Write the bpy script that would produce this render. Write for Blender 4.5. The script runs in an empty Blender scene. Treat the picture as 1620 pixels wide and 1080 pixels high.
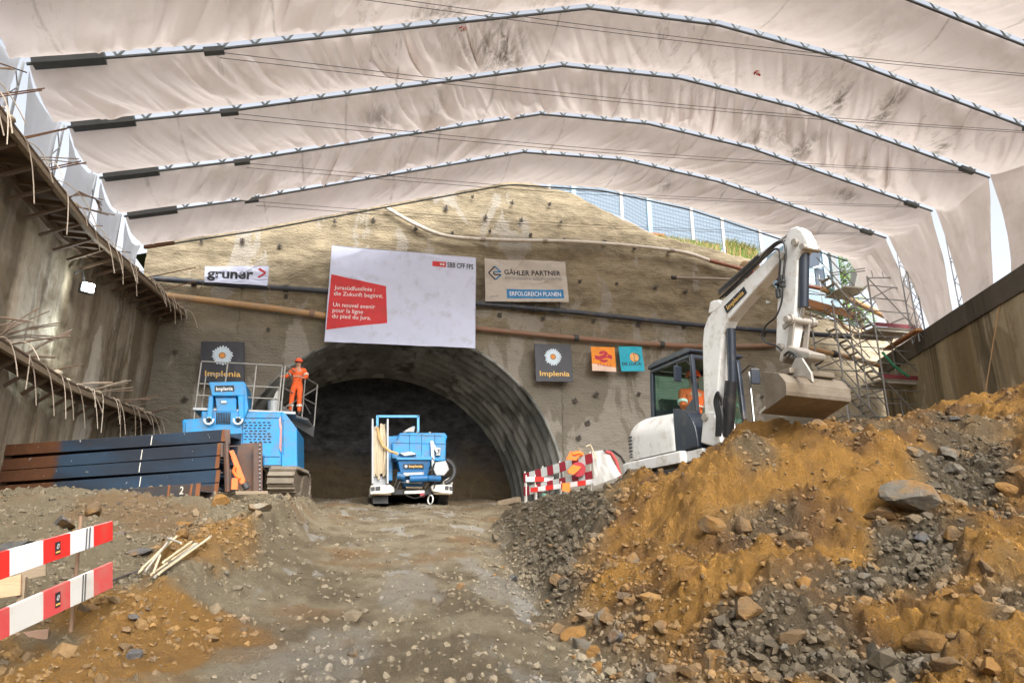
import bpy, bmesh, math, random
import numpy as np
from mathutils import Matrix, Vector, Euler
R = math.radians
random.seed(7)
rng = np.random.default_rng(11)
scene = bpy.context.scene
COL = scene.collection

# ------------------------------------------------------------------ camera, sky, sun, exposure
F = 1120.0; PITCH = math.atan(340 / F); YAW = R(13)
cam = bpy.data.cameras.new('camera'); camo = bpy.data.objects.new('camera', cam); COL.objects.link(camo)
cam.sensor_width = 36; cam.lens = 36 * F / 1620; cam.clip_start = 0.1; cam.clip_end = 2000
camo.location = (0, 0, 0); camo.rotation_euler = (math.pi / 2 + PITCH, 0, -YAW)
scene.camera = camo
SUN_EL, SUN_AZ = R(40), R(172)            # azimuth from +Y towards +X
w = bpy.data.worlds.new('World'); scene.world = w; w.use_nodes = True
nt = w.node_tree; nt.nodes.clear()
sky = nt.nodes.new('ShaderNodeTexSky'); sky.sky_type = 'NISHITA'; sky.sun_disc = False
sky.sun_elevation = SUN_EL; sky.sun_rotation = SUN_AZ; sky.dust_density = 4.0; sky.air_density = 1.0; sky.ozone_density = 1.0
bg = nt.nodes.new('ShaderNodeBackground'); bg.inputs[1].default_value = 0.15
wo = nt.nodes.new('ShaderNodeOutputWorld')
hs = nt.nodes.new('ShaderNodeHueSaturation'); hs.inputs['Saturation'].default_value = 0.28   # overcast: little blue
nt.links.new(sky.outputs[0], hs.inputs['Color']); nt.links.new(hs.outputs[0], bg.inputs[0]); nt.links.new(bg.outputs[0], wo.inputs[0])
sl = bpy.data.lights.new('sun', 'SUN'); sl.energy = 1.5; sl.angle = R(45); sl.color = (1, .95, .88)
so = bpy.data.objects.new('sun', sl); COL.objects.link(so)
sd = Vector((math.sin(SUN_AZ) * math.cos(SUN_EL), math.cos(SUN_AZ) * math.cos(SUN_EL), math.sin(SUN_EL)))
so.rotation_euler = sd.to_track_quat('Z', 'Y').to_euler(); so.location = sd * 100
scene.view_settings.view_transform = 'Standard'; scene.view_settings.look = 'None'
scene.view_settings.exposure = 1.25; scene.view_settings.gamma = 1.0
scene.cycles.use_denoising = True
scene.cycles.max_bounces = 8; scene.cycles.diffuse_bounces = 4; scene.cycles.transparent_max_bounces = 12
scene.cycles.sample_clamp_indirect = 6

# ------------------------------------------------------------------ pixel -> point on a real plane (measuring the photograph, 1620 x 1080)
FW = np.array([math.sin(YAW) * math.cos(PITCH), math.cos(YAW) * math.cos(PITCH), math.sin(PITCH)])
RT = np.array([math.cos(YAW), -math.sin(YAW), 0]); UP = np.cross(RT, FW)
def ray(px, py): return FW * F + RT * (px - 810) - UP * (py - 540)
def at(px, py, Y): r = ray(px, py); return Vector(r * Y / r[1])
def onX(px, py, X): r = ray(px, py); return Vector(r * X / r[0])
def onZ(px, py, Z): r = ray(px, py); return Vector(r * Z / r[2])

def proj(X, Y, Z):
    d = np.maximum(X * FW[0] + Y * FW[1] + Z * FW[2], .3); return 810 + F * (X * RT[0] + Y * RT[1]) / d, 540 - F * (X * UP[0] + Y * UP[1] + Z * UP[2]) / d
# ------------------------------------------------------------------ noise
def _h(ix, iy, s):
    n = (ix.astype(np.int64) * 374761393 + iy.astype(np.int64) * 668265263 + s * 974634777) & 0xffffffff
    n = ((n ^ (n >> 13)) * 1274126177) & 0xffffffff
    return ((n ^ (n >> 16)) & 0xffff) / 65535.0
def vn(x, y, s=0):
    x = np.asarray(x, float); y = np.asarray(y, float)
    ix = np.floor(x); iy = np.floor(y); fx = x - ix; fy = y - iy
    fx = fx * fx * fx * (fx * (fx * 6 - 15) + 10); fy = fy * fy * fy * (fy * (fy * 6 - 15) + 10)
    a = _h(ix, iy, s); b = _h(ix + 1, iy, s); c = _h(ix, iy + 1, s); d = _h(ix + 1, iy + 1, s)
    return (a + (b - a) * fx) * (1 - fy) + (c + (d - c) * fx) * fy
def fbm(x, y, s=0, o=4, g=.5):
    t = 0; a = 1; n = 0
    for k in range(o):
        t = t + a * (vn(x, y, s + k * 17) - .5) * 2; n += a; a *= g
        x, y = x * 1.9 + y * .35 + 3.1, y * 1.9 - x * .18 + 7.7
    return t / n
def sstep(a, b, x):
    t = np.clip((np.asarray(x, float) - a) / (b - a), 0, 1); return t * t * (3 - 2 * t)

# ------------------------------------------------------------------ objects
def tag(o, label=None, cat=None, group=None, kind=None):
    if label: o['label'] = label
    if cat: o['category'] = cat
    if group: o['group'] = group
    if kind: o['kind'] = kind
    return o
def thing(name, label, cat, loc=(0, 0, 0), group=None):
    o = bpy.data.objects.new(name, None); COL.objects.link(o); o.location = loc; o.empty_display_size = .2
    return tag(o, label, cat, group)
def worldmat(o):
    m = o.matrix_basis.copy()
    while o.parent: o = o.parent; m = o.matrix_basis @ m
    return m
def link(name, me, m, parent=None, origin=None):
    if m is not None: me.materials.append(m)
    o = bpy.data.objects.new(name, me); COL.objects.link(o)
    if parent is not None:
        me.transform(worldmat(parent).inverted()); o.parent = parent
    elif origin is not None:
        me.transform(Matrix.Translation(-Vector(origin))); o.location = origin
    return o
class MB:
    def __init__(s, M=None): s.v = []; s.f = []; s.M = M
    def add(s, vs, fs):
        n = len(s.v)
        if s.M is not None: vs = [s.M @ Vector(p) for p in vs]
        s.v += [tuple(p) for p in vs]; s.f += [tuple(i + n for i in f) for f in fs]; return s
    def box(s, c, d, rot=None):
        hx, hy, hz = d[0] / 2, d[1] / 2, d[2] / 2
        vs = [Vector((x, y, z)) for x in (-hx, hx) for y in (-hy, hy) for z in (-hz, hz)]
        if rot is not None:
            m = rot if isinstance(rot, Matrix) else Euler(rot).to_matrix(); vs = [m @ q for q in vs]
        vs = [q + Vector(c) for q in vs]
        return s.add(vs, [(0, 1, 3, 2), (4, 6, 7, 5), (0, 4, 5, 1), (2, 3, 7, 6), (0, 2, 6, 4), (1, 5, 7, 3)])
    def bb(s, a, b): return s.box([(a[i] + b[i]) / 2 for i in range(3)], [abs(b[i] - a[i]) for i in range(3)])
    def bar(s, a, b, w, h, upv=(0, 0, 1)):
        a = Vector(a); b = Vector(b); d = (b - a); L = d.length; d.normalize()
        u = Vector(upv); x = d.cross(u)
        if x.length < 1e-3: x = d.cross(Vector((1, 0, 0)))
        x.normalize(); u = x.cross(d).normalized()
        m = Matrix((x, d, u)).transposed()
        return s.box((a + b) / 2, (w, L, h), m)
    def tube(s, pts, r, n=8, cap=True):
        pts = [Vector(p) for p in pts]; k = len(pts); rs = r if isinstance(r, (list, tuple)) else [r] * k
        t0 = (pts[1] - pts[0]).normalized(); u = t0.orthogonal().normalized(); vs = []
        for i, p in enumerate(pts):
            t = (pts[min(i + 1, k - 1)] - pts[max(i - 1, 0)])
            t = t.normalized() if t.length > 1e-9 else t0
            u = (u - t * u.dot(t)); u = u.normalized() if u.length > 1e-6 else t.orthogonal().normalized()
            q = t.cross(u)
            for j in range(n):
                a = 2 * math.pi * j / n; vs.append(p + (u * math.cos(a) + q * math.sin(a)) * rs[i])
        fs = [(i * n + j, i * n + (j + 1) % n, (i + 1) * n + (j + 1) % n, (i + 1) * n + j) for i in range(k - 1) for j in range(n)]
        if cap: fs += [tuple(range(n - 1, -1, -1)), tuple(range((k - 1) * n, k * n))]
        return s.add(vs, fs)
    def cyl(s, a, b, r, r2=None, n=14): return s.tube([a, b], [r, r if r2 is None else r2], n)
    def ring(s, c, axis, r, t, n=20, m=8):
        axis = Vector(axis).normalized(); u = axis.orthogonal().normalized(); q = axis.cross(u); c = Vector(c)
        pts = [c + (u * math.cos(2 * math.pi * i / n) + q * math.sin(2 * math.pi * i / n)) * r for i in range(n + 1)]
        return s.tube(pts, t, m, False)
    def prism(s, poly, off):
        n = len(poly); vs = [Vector(p) for p in poly]; vs += [p + Vector(off) for p in vs]
        fs = [tuple(range(n)), tuple(range(2 * n - 1, n - 1, -1))] + [(i, i + n, (i + 1) % n + n, (i + 1) % n) for i in range(n)]
        return s.add(vs, fs)
    def sphere(s, c, r, n=14, m=9, sc=(1, 1, 1), half=False):
        vs = []; fs = []; top = math.pi / 2 if half else math.pi
        for i in range(m + 1):
            t = top * i / m
            for j in range(n):
                a = 2 * math.pi * j / n
                vs.append((c[0] + r * sc[0] * math.sin(t) * math.cos(a), c[1] + r * sc[1] * math.sin(t) * math.sin(a), c[2] + r * sc[2] * math.cos(t)))
        for i in range(m):
            for j in range(n): fs.append((i * n + j, (i + 1) * n + j, (i + 1) * n + (j + 1) % n, i * n + (j + 1) % n))
        return s.add(vs, fs)
    def build(s, name, m, parent=None, bevel=0, smooth=False, seg=2):
        me = bpy.data.meshes.new(name); me.from_pydata(s.v, [], s.f); me.validate(); me.update()
        bm = bmesh.new(); bm.from_mesh(me); bmesh.ops.recalc_face_normals(bm, faces=bm.faces)
        if smooth:
            for f in bm.faces: f.smooth = True
            for e in bm.edges:
                if len(e.link_faces) == 2 and e.calc_face_angle(0) > R(40): e.smooth = False
        bm.to_mesh(me); bm.free()
        org = None
        if parent is None:
            a = np.array(s.v); org = ((a[:, 0].min() + a[:, 0].max()) / 2, (a[:, 1].min() + a[:, 1].max()) / 2, a[:, 2].min())
        o = link(name, me, m, parent, org)
        if bevel:
            b = o.modifiers.new('bevel', 'BEVEL'); b.width = bevel; b.segments = seg; b.limit_method = 'ANGLE'; b.angle_limit = R(35)
        return o
def np_mesh(name, V, Fq, m=None, parent=None, smooth=True, origin=None, col=None, colname='soil'):
    me = bpy.data.meshes.new(name); V = np.asarray(V, np.float32); Fq = np.asarray(Fq, np.int32); k = Fq.shape[1]
    me.vertices.add(len(V)); me.vertices.foreach_set('co', V.ravel())
    me.loops.add(Fq.size); me.loops.foreach_set('vertex_index', Fq.ravel())
    me.polygons.add(len(Fq)); me.polygons.foreach_set('loop_start', np.arange(0, Fq.size, k, dtype=np.int32))
    me.polygons.foreach_set('use_smooth', np.full(len(Fq), smooth))
    me.update(calc_edges=True); me.validate()
    if col is not None:
        at_ = me.color_attributes.new(colname, 'FLOAT_COLOR', 'POINT')
        c4 = np.ones((len(V), 4), np.float32); c4[:, :3] = col; at_.data.foreach_set('color', c4.ravel())
    return link(name, me, m, parent, origin)
def gridfaces(nu, nv, wrap=False):
    i = np.arange(nu - 1)[:, None]; j = np.arange(nv - 1)[None, :]
    a = (i * nv + j).ravel(); return np.stack([a, a + nv, a + nv + 1, a + 1], 1)
def copy_tree(o, parent=None):
    c = o.copy(); COL.objects.link(c)
    if parent is not None: c.parent = parent
    for ch in list(o.children): copy_tree(ch, c)
    return c

# ------------------------------------------------------------------ materials
class NT:
    def __init__(s, name):
        s.m = bpy.data.materials.new(name); s.m.use_nodes = True; s.t = s.m.node_tree; s.t.nodes.clear()
        s.out = s.n('ShaderNodeOutputMaterial'); s.tc = s.n('ShaderNodeNewGeometry')
        s.pos = s.tc.outputs['Position']
    def n(s, typ, **k):
        q = s.t.nodes.new(typ)
        for a, b in k.items():
            if a.startswith('i_'): q.inputs[a[2:].replace('_', ' ')].default_value = b
            else: setattr(q, a, b)
        return q
    def l(s, a, b): s.t.links.new(a, b)
    def noise(s, scale, det=5, rough=.6, vec=None, stretch=None, dist=0):
        q = s.n('ShaderNodeTexNoise'); q.inputs['Scale'].default_value = scale; q.inputs['Detail'].default_value = det
        q.inputs['Roughness'].default_value = rough; q.inputs['Distortion'].default_value = dist
        v = vec or s.pos
        if stretch:
            mp = s.n('ShaderNodeMapping'); mp.inputs['Scale'].default_value = stretch; s.l(v, mp.inputs[0]); v = mp.outputs[0]
        s.l(v, q.inputs['Vector']); return q.outputs['Fac']
    def ramp(s, fac, stops):
        q = s.n('ShaderNodeValToRGB'); e = q.color_ramp.elements
        while len(e) < len(stops): e.new(.5)
        for el, (p, c) in zip(e, stops):
            el.position = p; el.color = (c, c, c, 1) if not hasattr(c, '__len__') else (*c, 1)
        s.l(fac, q.inputs[0]); return q.outputs[0]
    def mix(s, fac, a, b, mode='MIX'):
        q = s.n('ShaderNodeMix', data_type='RGBA', blend_type=mode)
        for val, i in ((fac, 0), (a, 6), (b, 7)):
            if hasattr(val, 'is_linked'): s.l(val, q.inputs[i])
            elif i == 0: q.inputs[0].default_value = val
            else: q.inputs[i].default_value = (*val, 1)
        return q.outputs[2]
    def math(s, op, a, b=0.0, clamp=False):
        q = s.n('ShaderNodeMath', operation=op, use_clamp=clamp)
        for i, val in enumerate((a, b)):
            if hasattr(val, 'is_linked'): s.l(val, q.inputs[i])
            else: q.inputs[i].default_value = val
        return q.outputs[0]
    def bump(s, h, strength=.5, dist=.02, prev=None):
        q = s.n('ShaderNodeBump'); q.inputs['Strength'].default_value = strength; q.inputs['Distance'].default_value = dist
        s.l(h, q.inputs['Height'])
        if prev is not None: s.l(prev, q.inputs['Normal'])
        return q.outputs[0]
    def bsdf(s, col, rough=.7, metal=0, normal=None, spec=.5, alpha=None):
        q = s.n('ShaderNodeBsdfPrincipled')
        if hasattr(col, 'is_linked'): s.l(col, q.inputs['Base Color'])
        else: q.inputs['Base Color'].default_value = (*col, 1)
        if hasattr(rough, 'is_linked'): s.l(rough, q.inputs['Roughness'])
        else: q.inputs['Roughness'].default_value = rough
        q.inputs['Metallic'].default_value = metal; q.inputs['Specular IOR Level'].default_value = spec
        if normal is not None: s.l(normal, q.inputs['Normal'])
        s.l(q.outputs[0], s.out.inputs[0]); return q
    def xyz(s):
        q = s.n('ShaderNodeSeparateXYZ'); s.l(s.pos, q.inputs[0]); return q.outputs
def plain(name, col, rough=.55, metal=0, var=.18, scale=3, dirt=None, dirtamt=.5, bump=0, dscale=2.2, spec=.5):
    """paint, metal, plastic: base colour with mottling, optional grime patches of their own shape and micro bump"""
    n = NT(name); f = n.noise(scale, 6)
    c = n.mix(f, [x * (1 - var) for x in col], [min(1, x * (1 + var)) for x in col])
    rgh = n.math('ADD', n.math('MULTIPLY', n.noise(scale * 3, 4), .25), rough - .12)
    if dirt is not None:
        a = n.noise(dscale, 8, .7); d = n.ramp(a, [(max(0, .62 - dirtamt * .35), 0), (.72, 1)])
        c = n.mix(n.math('MULTIPLY', d, .85), c, dirt)
    nm = n.bump(n.noise(scale * 14, 5), bump, .01) if bump else None
    n.bsdf(c, rgh, metal, nm, spec); return n.m

# ------------------------------------------------------------------ terrain heights (eye = 0, ramp climbs 14 %)
def ramp_z(y): y = np.maximum(y, -4); return np.where(y < 21.5, -1.6 + .14 * y, 1.41 + .1 * (np.minimum(y, 40) - 21.5))
PILE = [(1.95, 5.25, None), (1.75, 3.5, None), (1.6, 1.5, None), (2.09, 6.92, None), (2.27, 10.2, None), (2.75, 13.9, None), (3.6, 17, None), (4.4, 19, None), (5.5, 21, None),
        (3.81, 7, .41), (4.22, 6.3, .23), (3.14, 5.2, -.32), (2.91, 4.2, -.66), (3.99, 3.8, -.5), (6.08, 5.5, .3), (6.47, 7, .9), (8.6, 7.5, 1.5), (2.58, 7, -.28), (2.98, 9.5, .22),
        (3.4, 12.3, .62), (3.3, 10.6, .5),
        (11.1, 9.5, 2.73), (9, 9, 2.07), (7.26, 8.9, 1.77), (6.2, 8.5, 1.64), (5.05, 7.95, 1.50), (4.3, 8.5, 1.08), (4.3, 10.2, 1.12), (4.25, 12.3, 1.12), (4.16, 14.5, 1.1), (4.7, 17, 1.25),
        (5.3, 9.4, .75), (5.2, 11, .8), (6.4, 10, .85), (8, 10.6, 1.3), (10.8, 11.6, 2.3), (9, 12.6, 1.0), (6, 13, .8), (6, 15, .95), (9, 15, .9), (13, 12.6, 1.5), (13.5, 9.4, 3.1),
        (14.5, 5, 2.4), (10, 4.4, 1.5), (7, 3, .15), (5, 1.5, -.75), (9, 0, -.4), (17, 14, 1.2), (12, 20, 1.5), (8, 18, 1.25), (6.3, 19.5, 1.35), (17, 21, 1.5), (20, 17, 1.4), (7, 23.5, 1.6), (16, 24.5, 1.7)]
_pp = np.array([(a, b) for a, b, c in PILE]); _pz = np.array([float(ramp_z(b)) - .02 if c is None else c for a, b, c in PILE])
def _tk(d2): return np.where(d2 > 1e-9, d2 * np.log(np.maximum(d2, 1e-9)) * .5, 0)
_n = len(_pp); _K = _tk(((_pp[:, None] - _pp[None]) ** 2).sum(2)) + np.eye(_n) * .02
_A = np.zeros((_n + 3, _n + 3)); _A[:_n, :_n] = _K; _A[:_n, _n] = 1; _A[:_n, _n + 1:] = _pp; _A[_n, :_n] = 1; _A[_n + 1:, :_n] = _pp.T
_w = np.linalg.solve(_A, np.r_[_pz, 0, 0, 0])
def pile_z(x, y):
    sh = np.shape(x); q = np.stack([np.ravel(x), np.ravel(y)], 1); out = np.zeros(len(q))
    for i in range(0, len(q), 20000):
        c = q[i:i + 20000]; out[i:i + 20000] = _tk(((c[:, None] - _pp[None]) ** 2).sum(2)) @ _w[:_n] + _w[_n] + c @ _w[_n + 1:]
    return out.reshape(sh)
TOE_Y = [-5, 3.5, 5.25, 6.92, 10.2, 13.9, 17, 19, 21, 24]; TOE_X = [1.7, 1.75, 1.95, 2.09, 2.27, 2.75, 3.6, 4.4, 5.5, 6.5]
BC_Y = [-5, 5, 6, 7.6, 9, 10.4, 13.35, 17, 21, 24]; BC_X = [-2.6, -2.25, -2.1, -1.9, -1.68, -1.57, -1.28, -1.1, -1.0, -1.5]
BT_Y = [-5, 5.4, 7, 9.4, 13, 21, 24]; BT_X = [-.9, -.75, -.6, -.5, -.42, -.6, -1.0]
def base(x, y):
    x = np.asarray(x, float); y = np.asarray(y, float)
    zr = ramp_z(y)
    zb = np.where(y < 13.4, -2.06 + .225 * y, .955 + .073 * (y - 13.4)); zb = np.where(y < 5.5, zr + (.02 + .035 * (y - 5.5)), zb)
    zb = np.maximum(zb, zr - .06) + .1 * sstep(-2.2, -3.4, x) * sstep(14, 9, y) * 0
    k = sstep(np.interp(y, BT_Y, BT_X), np.interp(y, BC_Y, BC_X), x + .16 * fbm(x * 1.1, y * 1.1, 5, 3))
    z = zr + (zb - zr) * k + .22 * np.exp(-((k - .8) / .25) ** 2) * sstep(5, 8, y) * sstep(16, 12, y)
    toe = np.interp(y, TOE_Y, TOE_X)
    near = (x > toe - .7) & (y < 27)
    zp = np.full(x.shape, -9.0)
    if near.any(): zp[near] = pile_z(x[near], y[near])
    kp = sstep(-.5, .25, x - toe) * sstep(26, 23, y)
    d = zp - z; d = np.where(d > 0, d, d * .0)
    return z + d * kp, k, kp * np.clip(d * 4, 0, 1), toe
def zones(x, y, k, kp):
    """soil weights: ochre earth, dark gravel"""
    n1 = fbm(x * .55, y * .55, 31, 4); n2 = fbm(x * 1.6, y * 1.6, 37, 4)
    # grey gravel heap towards the tunnel, ochre behind the toe, dark gravel low on the right
    gh = sstep(-.35, .35, (y - 8.0) * .62 - (x - 2.7) * .95 + n2 * .5)
    dk = np.zeros(np.shape(x)); u_, v_ = proj(x, y, base(x, y)[0]) if kp is not None else (x, y)
    for cx_, cy_, rx_, ry_, w_ in ((1230, 1010, 120, 75, .7), (1440, 890, 120, 65, .9), (1500, 770, 100, 50, .9), (1560, 700, 100, 40, .6), (1390, 1060, 170, 50, .9), (1190, 740, 60, 38, .55), (1180, 830, 80, 30, .45), (1390, 690, 60, 18, .5), (1600, 960, 60, 90, .5)):
        dk = np.maximum(dk, w_ * sstep(-.15, .65, 1 - np.hypot((u_ - cx_) / rx_, (v_ - cy_) / ry_) + n2 * .75))
    dk = np.where((x > 1.5) & (y > 2.4), dk, .5)
    dk = np.maximum(dk, .5 * sstep(.25, .45, n2 * .8 + n1 * .5 - .05))
    gh = np.clip(gh * sstep(12.0, 10.0, x), 0, 1)
    grav = kp * np.maximum(gh, dk); och = kp * (1 - np.maximum(gh, dk))
    bo = np.maximum(sstep(-.2, .25, n2 * .7 + .85 - np.hypot((x + 1.55) / .85, (y - 6.3) / 1.8)), k * sstep(-.2, .25, n2 * .8 + .75 - np.hypot((x + 1.5) / .5, (y - 9.2) / 1.9)))
    return och, grav, np.clip(bo, 0, 1), n1, n2
def ground(x, y, detail=True):
    z, k, kp, toe = base(x, y)
    if detail:
        och, grav, bo, n1, n2 = zones(x, y, k, kp)
        amp = .04 + .12 * k * sstep(3, 8, np.hypot(x, y)) + .19 * kp
        a = fbm(x * 1.25, y * 1.25, 3, 5, .55); b = 1 - np.abs(fbm(x * 3.3, y * 3.3, 9, 4, .6)) * 2
        z = z + amp * (a * .9 + (b - .6) * .28)
        road = (1 - k) * (1 - kp)
        rut = .045 * np.sin(2.6 * (x - .08 * y) + 1.2 * fbm(x * .4, y * .3, 21, 2)) * road
        clod = np.maximum(0, fbm(x * 8, y * 8, 13, 3)) * (.05 + .06 * kp + .05 * k) + np.maximum(0, fbm(x * 21, y * 21, 15, 2)) * (.03 + .012 * kp)
        sl = x * .45 - y * .25; gul = 1 - np.abs(fbm((x + y * .55) * 1.1, (y * .8 - x * .5) * .45, 23, 3)) * 2.6; z = z + kp * och * .13 * np.maximum(gul, -.4) + kp * .16 * np.maximum(0, fbm(x * .95 + 3, y * .95, 27, 3)) ** .7 * sstep(.0, .25, fbm(x * .95 + 3, y * .95, 27, 3))
        z = z + rut + clod
        z = z + .26 * kp * np.exp(-(((x - 4.55) / .34) ** 2 + ((y - 7.4) / .38) ** 2))       # clay lump that stands out of the slope
    return z
def gz(x, y): return float(ground(np.array([x]), np.array([y]))[0])
def hit(px, py, t0=2.5, t1=30):
    r = ray(px, py); r = r / r[1]; ys = np.arange(t0, t1, .02); p = r[None] * ys[:, None]
    z = ground(p[:, 0], p[:, 1]); i = np.argmax(z > p[:, 2])
    return Vector(p[i]) if (z > p[:, 2]).any() else Vector(r * 12)

def soil_mat():
    n = NT('earth'); a = n.n('ShaderNodeVertexColor', layer_name='soil').outputs[0]
    f = n.noise(7, 8, .65); f2 = n.noise(38, 6, .7); f3 = n.noise(1.3, 4)
    dk_ = n.mix(.42, a, (.04, .03, .018)); c = n.mix(n.ramp(n.noise(4.2, 8, .72), [(.48, 0), (.70, .6)]), n.mix(n.math('MULTIPLY', f2, .6), a, n.mix(.30, a, (.45, .36, .22))), dk_); c = n.mix(n.ramp(f, [(.55, 0), (.72, .5)]), c, dk_)
    c = n.mix(n.ramp(n.noise(95, 3, .6), [(.56, 0), (.66, .55)]), c, (.32, .29, .24))
    nm = n.bump(n.noise(60, 6, .7), .9, .025, n.bump(n.noise(15, 6, .65), 1.0, .07))
    n.bsdf(c, n.ramp(f3, [(.3, .75), (.7, .95)]), 0, nm, .25); return n.m
M_SOIL = soil_mat()
OCHRE = np.array([.52, .255, .040]); OCHRE2 = np.array([.22, .10, .022]); DARK = np.array([.088, .066, .038]); MUD = np.array([.42, .35, .235]); MUD2 = np.array([.225, .175, .108])
PALE = np.array([.46, .42, .36]); BANK = np.array([.36, .295, .19])
def soil_col(x, y):
    z, k, kp, toe = base(x, y); och, grav, bo, n1, n2 = zones(x, y, k, kp)
    lm = lambda a, b, t: a + (b - a) * t[:, None]
    c = lm(np.tile(MUD, (len(x), 1)), MUD2, np.clip(.5 + n2 * 1.5 + .5 * fbm(x * 5, y * 2.5, 59, 3), 0, 1))
    st = fbm(x * 1.5 + 40, y * .45, 51, 4)
    pale = sstep(.12, .42, st + .25 * fbm(x * 6, y * 3, 53, 3)) * sstep(-1.2, -.2, x) * sstep(2.8, 1.9, x)
    c = lm(c, PALE, pale * .72 * (1 - kp) * (1 - k)); wt_ = sstep(.38, .5, fbm(x * 2.6 + 11, y * .9, 57, 4)) * (1 - kp) * (1 - k); c = lm(c, np.array([.58, .56, .52]), wt_ * .75)
    c = lm(c, BANK * .95, k)
    c = lm(c, OCHRE * .95, bo * .9)
    c = lm(c, lm(np.tile(OCHRE, (len(x), 1)), OCHRE2, np.clip(.42 + n2 * 1.5 + .7 * fbm(x * 5, y * 5, 63, 3), 0, 1)), och)
    c = lm(c, DARK, grav)
    c = lm(c, np.array([.33, .17, .055]), sstep(.22, .5, fbm(x * .9 + 9, y * .9, 61, 3)) * .55 * (1 - kp))
    return c
# one ground sheet: fine inside the view, coarse all round, out to the horizon
az = np.concatenate([np.linspace(-180, -32, 26)[:-1], np.linspace(-32, 55, 620), np.linspace(55, 180, 22)[1:]])
ra = np.concatenate([np.linspace(.4, 2.6, 8)[:-1], np.geomspace(2.6, 27, 470), np.geomspace(27, 900, 26)[1:]])
AZ, RA = np.meshgrid(np.radians(az), ra, indexing='ij'); GX = (np.sin(AZ) * RA).ravel(); GY = (np.cos(AZ) * RA).ravel()
GZ = ground(GX, GY); far = np.hypot(GX, GY) > 60; GZ[far & (GY > 25)] = 1.6; GZ[far & (GY <= 25)] = np.maximum(GZ[far & (GY <= 25)], -2.2)
gcol = soil_col(GX, GY)
g = np_mesh('ground', np.stack([GX, GY, GZ], 1), gridfaces(len(az), len(ra))[:, ::-1], M_SOIL, col=gcol); tag(g, kind='structure')

# ------------------------------------------------------------------ stones
def ico(sub):
    bm = bmesh.new(); bmesh.ops.create_icosphere(bm, subdivisions=sub, radius=1); bm.verts.ensure_lookup_table()
    V = np.array([v.co[:] for v in bm.verts]); Fc = np.array([[v.index for v in f.verts] for f in bm.faces]); bm.free(); return V, Fc
def rock_shape(sub, seed, cuts=9, rough=.12):
    V, Fc = ico(sub); r = np.random.default_rng(seed)
    for _ in range(cuts):                                        # flatten against random planes: angular broken stone
        d = r.normal(size=3); d /= np.linalg.norm(d); h = r.uniform(.42, .85); t = V @ d; V = V - d[None] * np.maximum(t - h, 0)[:, None]
    V = V * (1 + rough * r.normal(size=(len(V), 1)) * (.5 if sub > 2 else 1)); V *= r.uniform(.75, 1.15, 3); return V, Fc
def stone_mat():
    n = NT('broken stone'); a = n.n('ShaderNodeVertexColor', layer_name='soil').outputs[0]
    c = n.mix(n.noise(16, 7, .65), n.mix(.55, a, (.03, .026, .02)), n.mix(.14, a, (.5, .44, .34)))
    nm = n.bump(n.noise(45, 6, .7), .6, .015); n.bsdf(c, .82, 0, nm, .3); return n.m
M_STONE = stone_mat()
SMALL = [rock_shape(1, s, 5, .12) for s in range(7)]; TINY = [rock_shape(1, 50 + s, 4, .1) for s in range(4)]
TINY = [((lambda V, Fc: (V, Fc))(*ico(1))) for _ in range(0)] or TINY
def rubble(name, xs, ys, rad, cols, shapes, label, cat):
    Vs = []; Fs = []; Cs = []; n0 = 0; zs = ground(xs, ys)
    which = rng.integers(0, len(shapes), len(xs))
    for si, (SV, SF) in enumerate(shapes):
        id_ = np.where(which == si)[0]
        if not len(id_): continue
        ang = rng.uniform(0, 2 * np.pi, len(id_)); tl = rng.uniform(-.7, .7, (len(id_), 2)); ca, sa = np.cos(ang), np.sin(ang)
        P = SV[None] * (rad[id_][:, None, None] * rng.uniform(.7, 1.25, (len(id_), 1, 3)))
        x, y, z = P[..., 0], P[..., 1], P[..., 2] * .8
        y, z = y * np.cos(tl[:, :1]) - z * np.sin(tl[:, :1]), y * np.sin(tl[:, :1]) + z * np.cos(tl[:, :1])
        x, y = x * ca[:, None] - y * sa[:, None], x * sa[:, None] + y * ca[:, None]
        P = np.stack([x + xs[id_][:, None], y + ys[id_][:, None], z + (zs[id_] + rad[id_] * .08)[:, None]], 2)
        Vs.append(P.reshape(-1, 3)); nv = len(SV)
        Fs.append((SF[None] + (np.arange(len(id_)) * nv)[:, None, None] + n0).reshape(-1, 3)); n0 += nv * len(id_)
        Cs.append(np.repeat(cols[id_], nv, 0))
    o = np_mesh(name, np.concatenate(Vs), np.concatenate(Fs), M_STONE, smooth=False, col=np.concatenate(Cs))
    return tag(o, label, cat, kind='stuff')
GREY = np.array([.125, .104, .07]); SLATE = np.array([.10, .095, .086]); TAN = np.array([.25, .17, .08]); RUST = np.array([.33, .16, .05])
def scatter(n, f, az0=-27, az1=52, r0=3.2, r1=24):
    a = np.radians(rng.uniform(az0, az1, n)); r = np.exp(rng.uniform(math.log(r0), math.log(r1), n)); x, y = np.sin(a) * r, np.cos(a) * r
    z, k, kp, toe = base(x, y); och, grav, bo, n1, n2 = zones(x, y, k, kp)
    p = f(x, y, k, kp, och, grav, bo, n1, n2, toe); m = rng.uniform(0, 1, n) < p
    ins = (x > -6.3) & (x < 18) & (y < 24)
    m &= ins; return x[m], y[m], k[m], kp[m], och[m], grav[m], bo[m]
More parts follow.
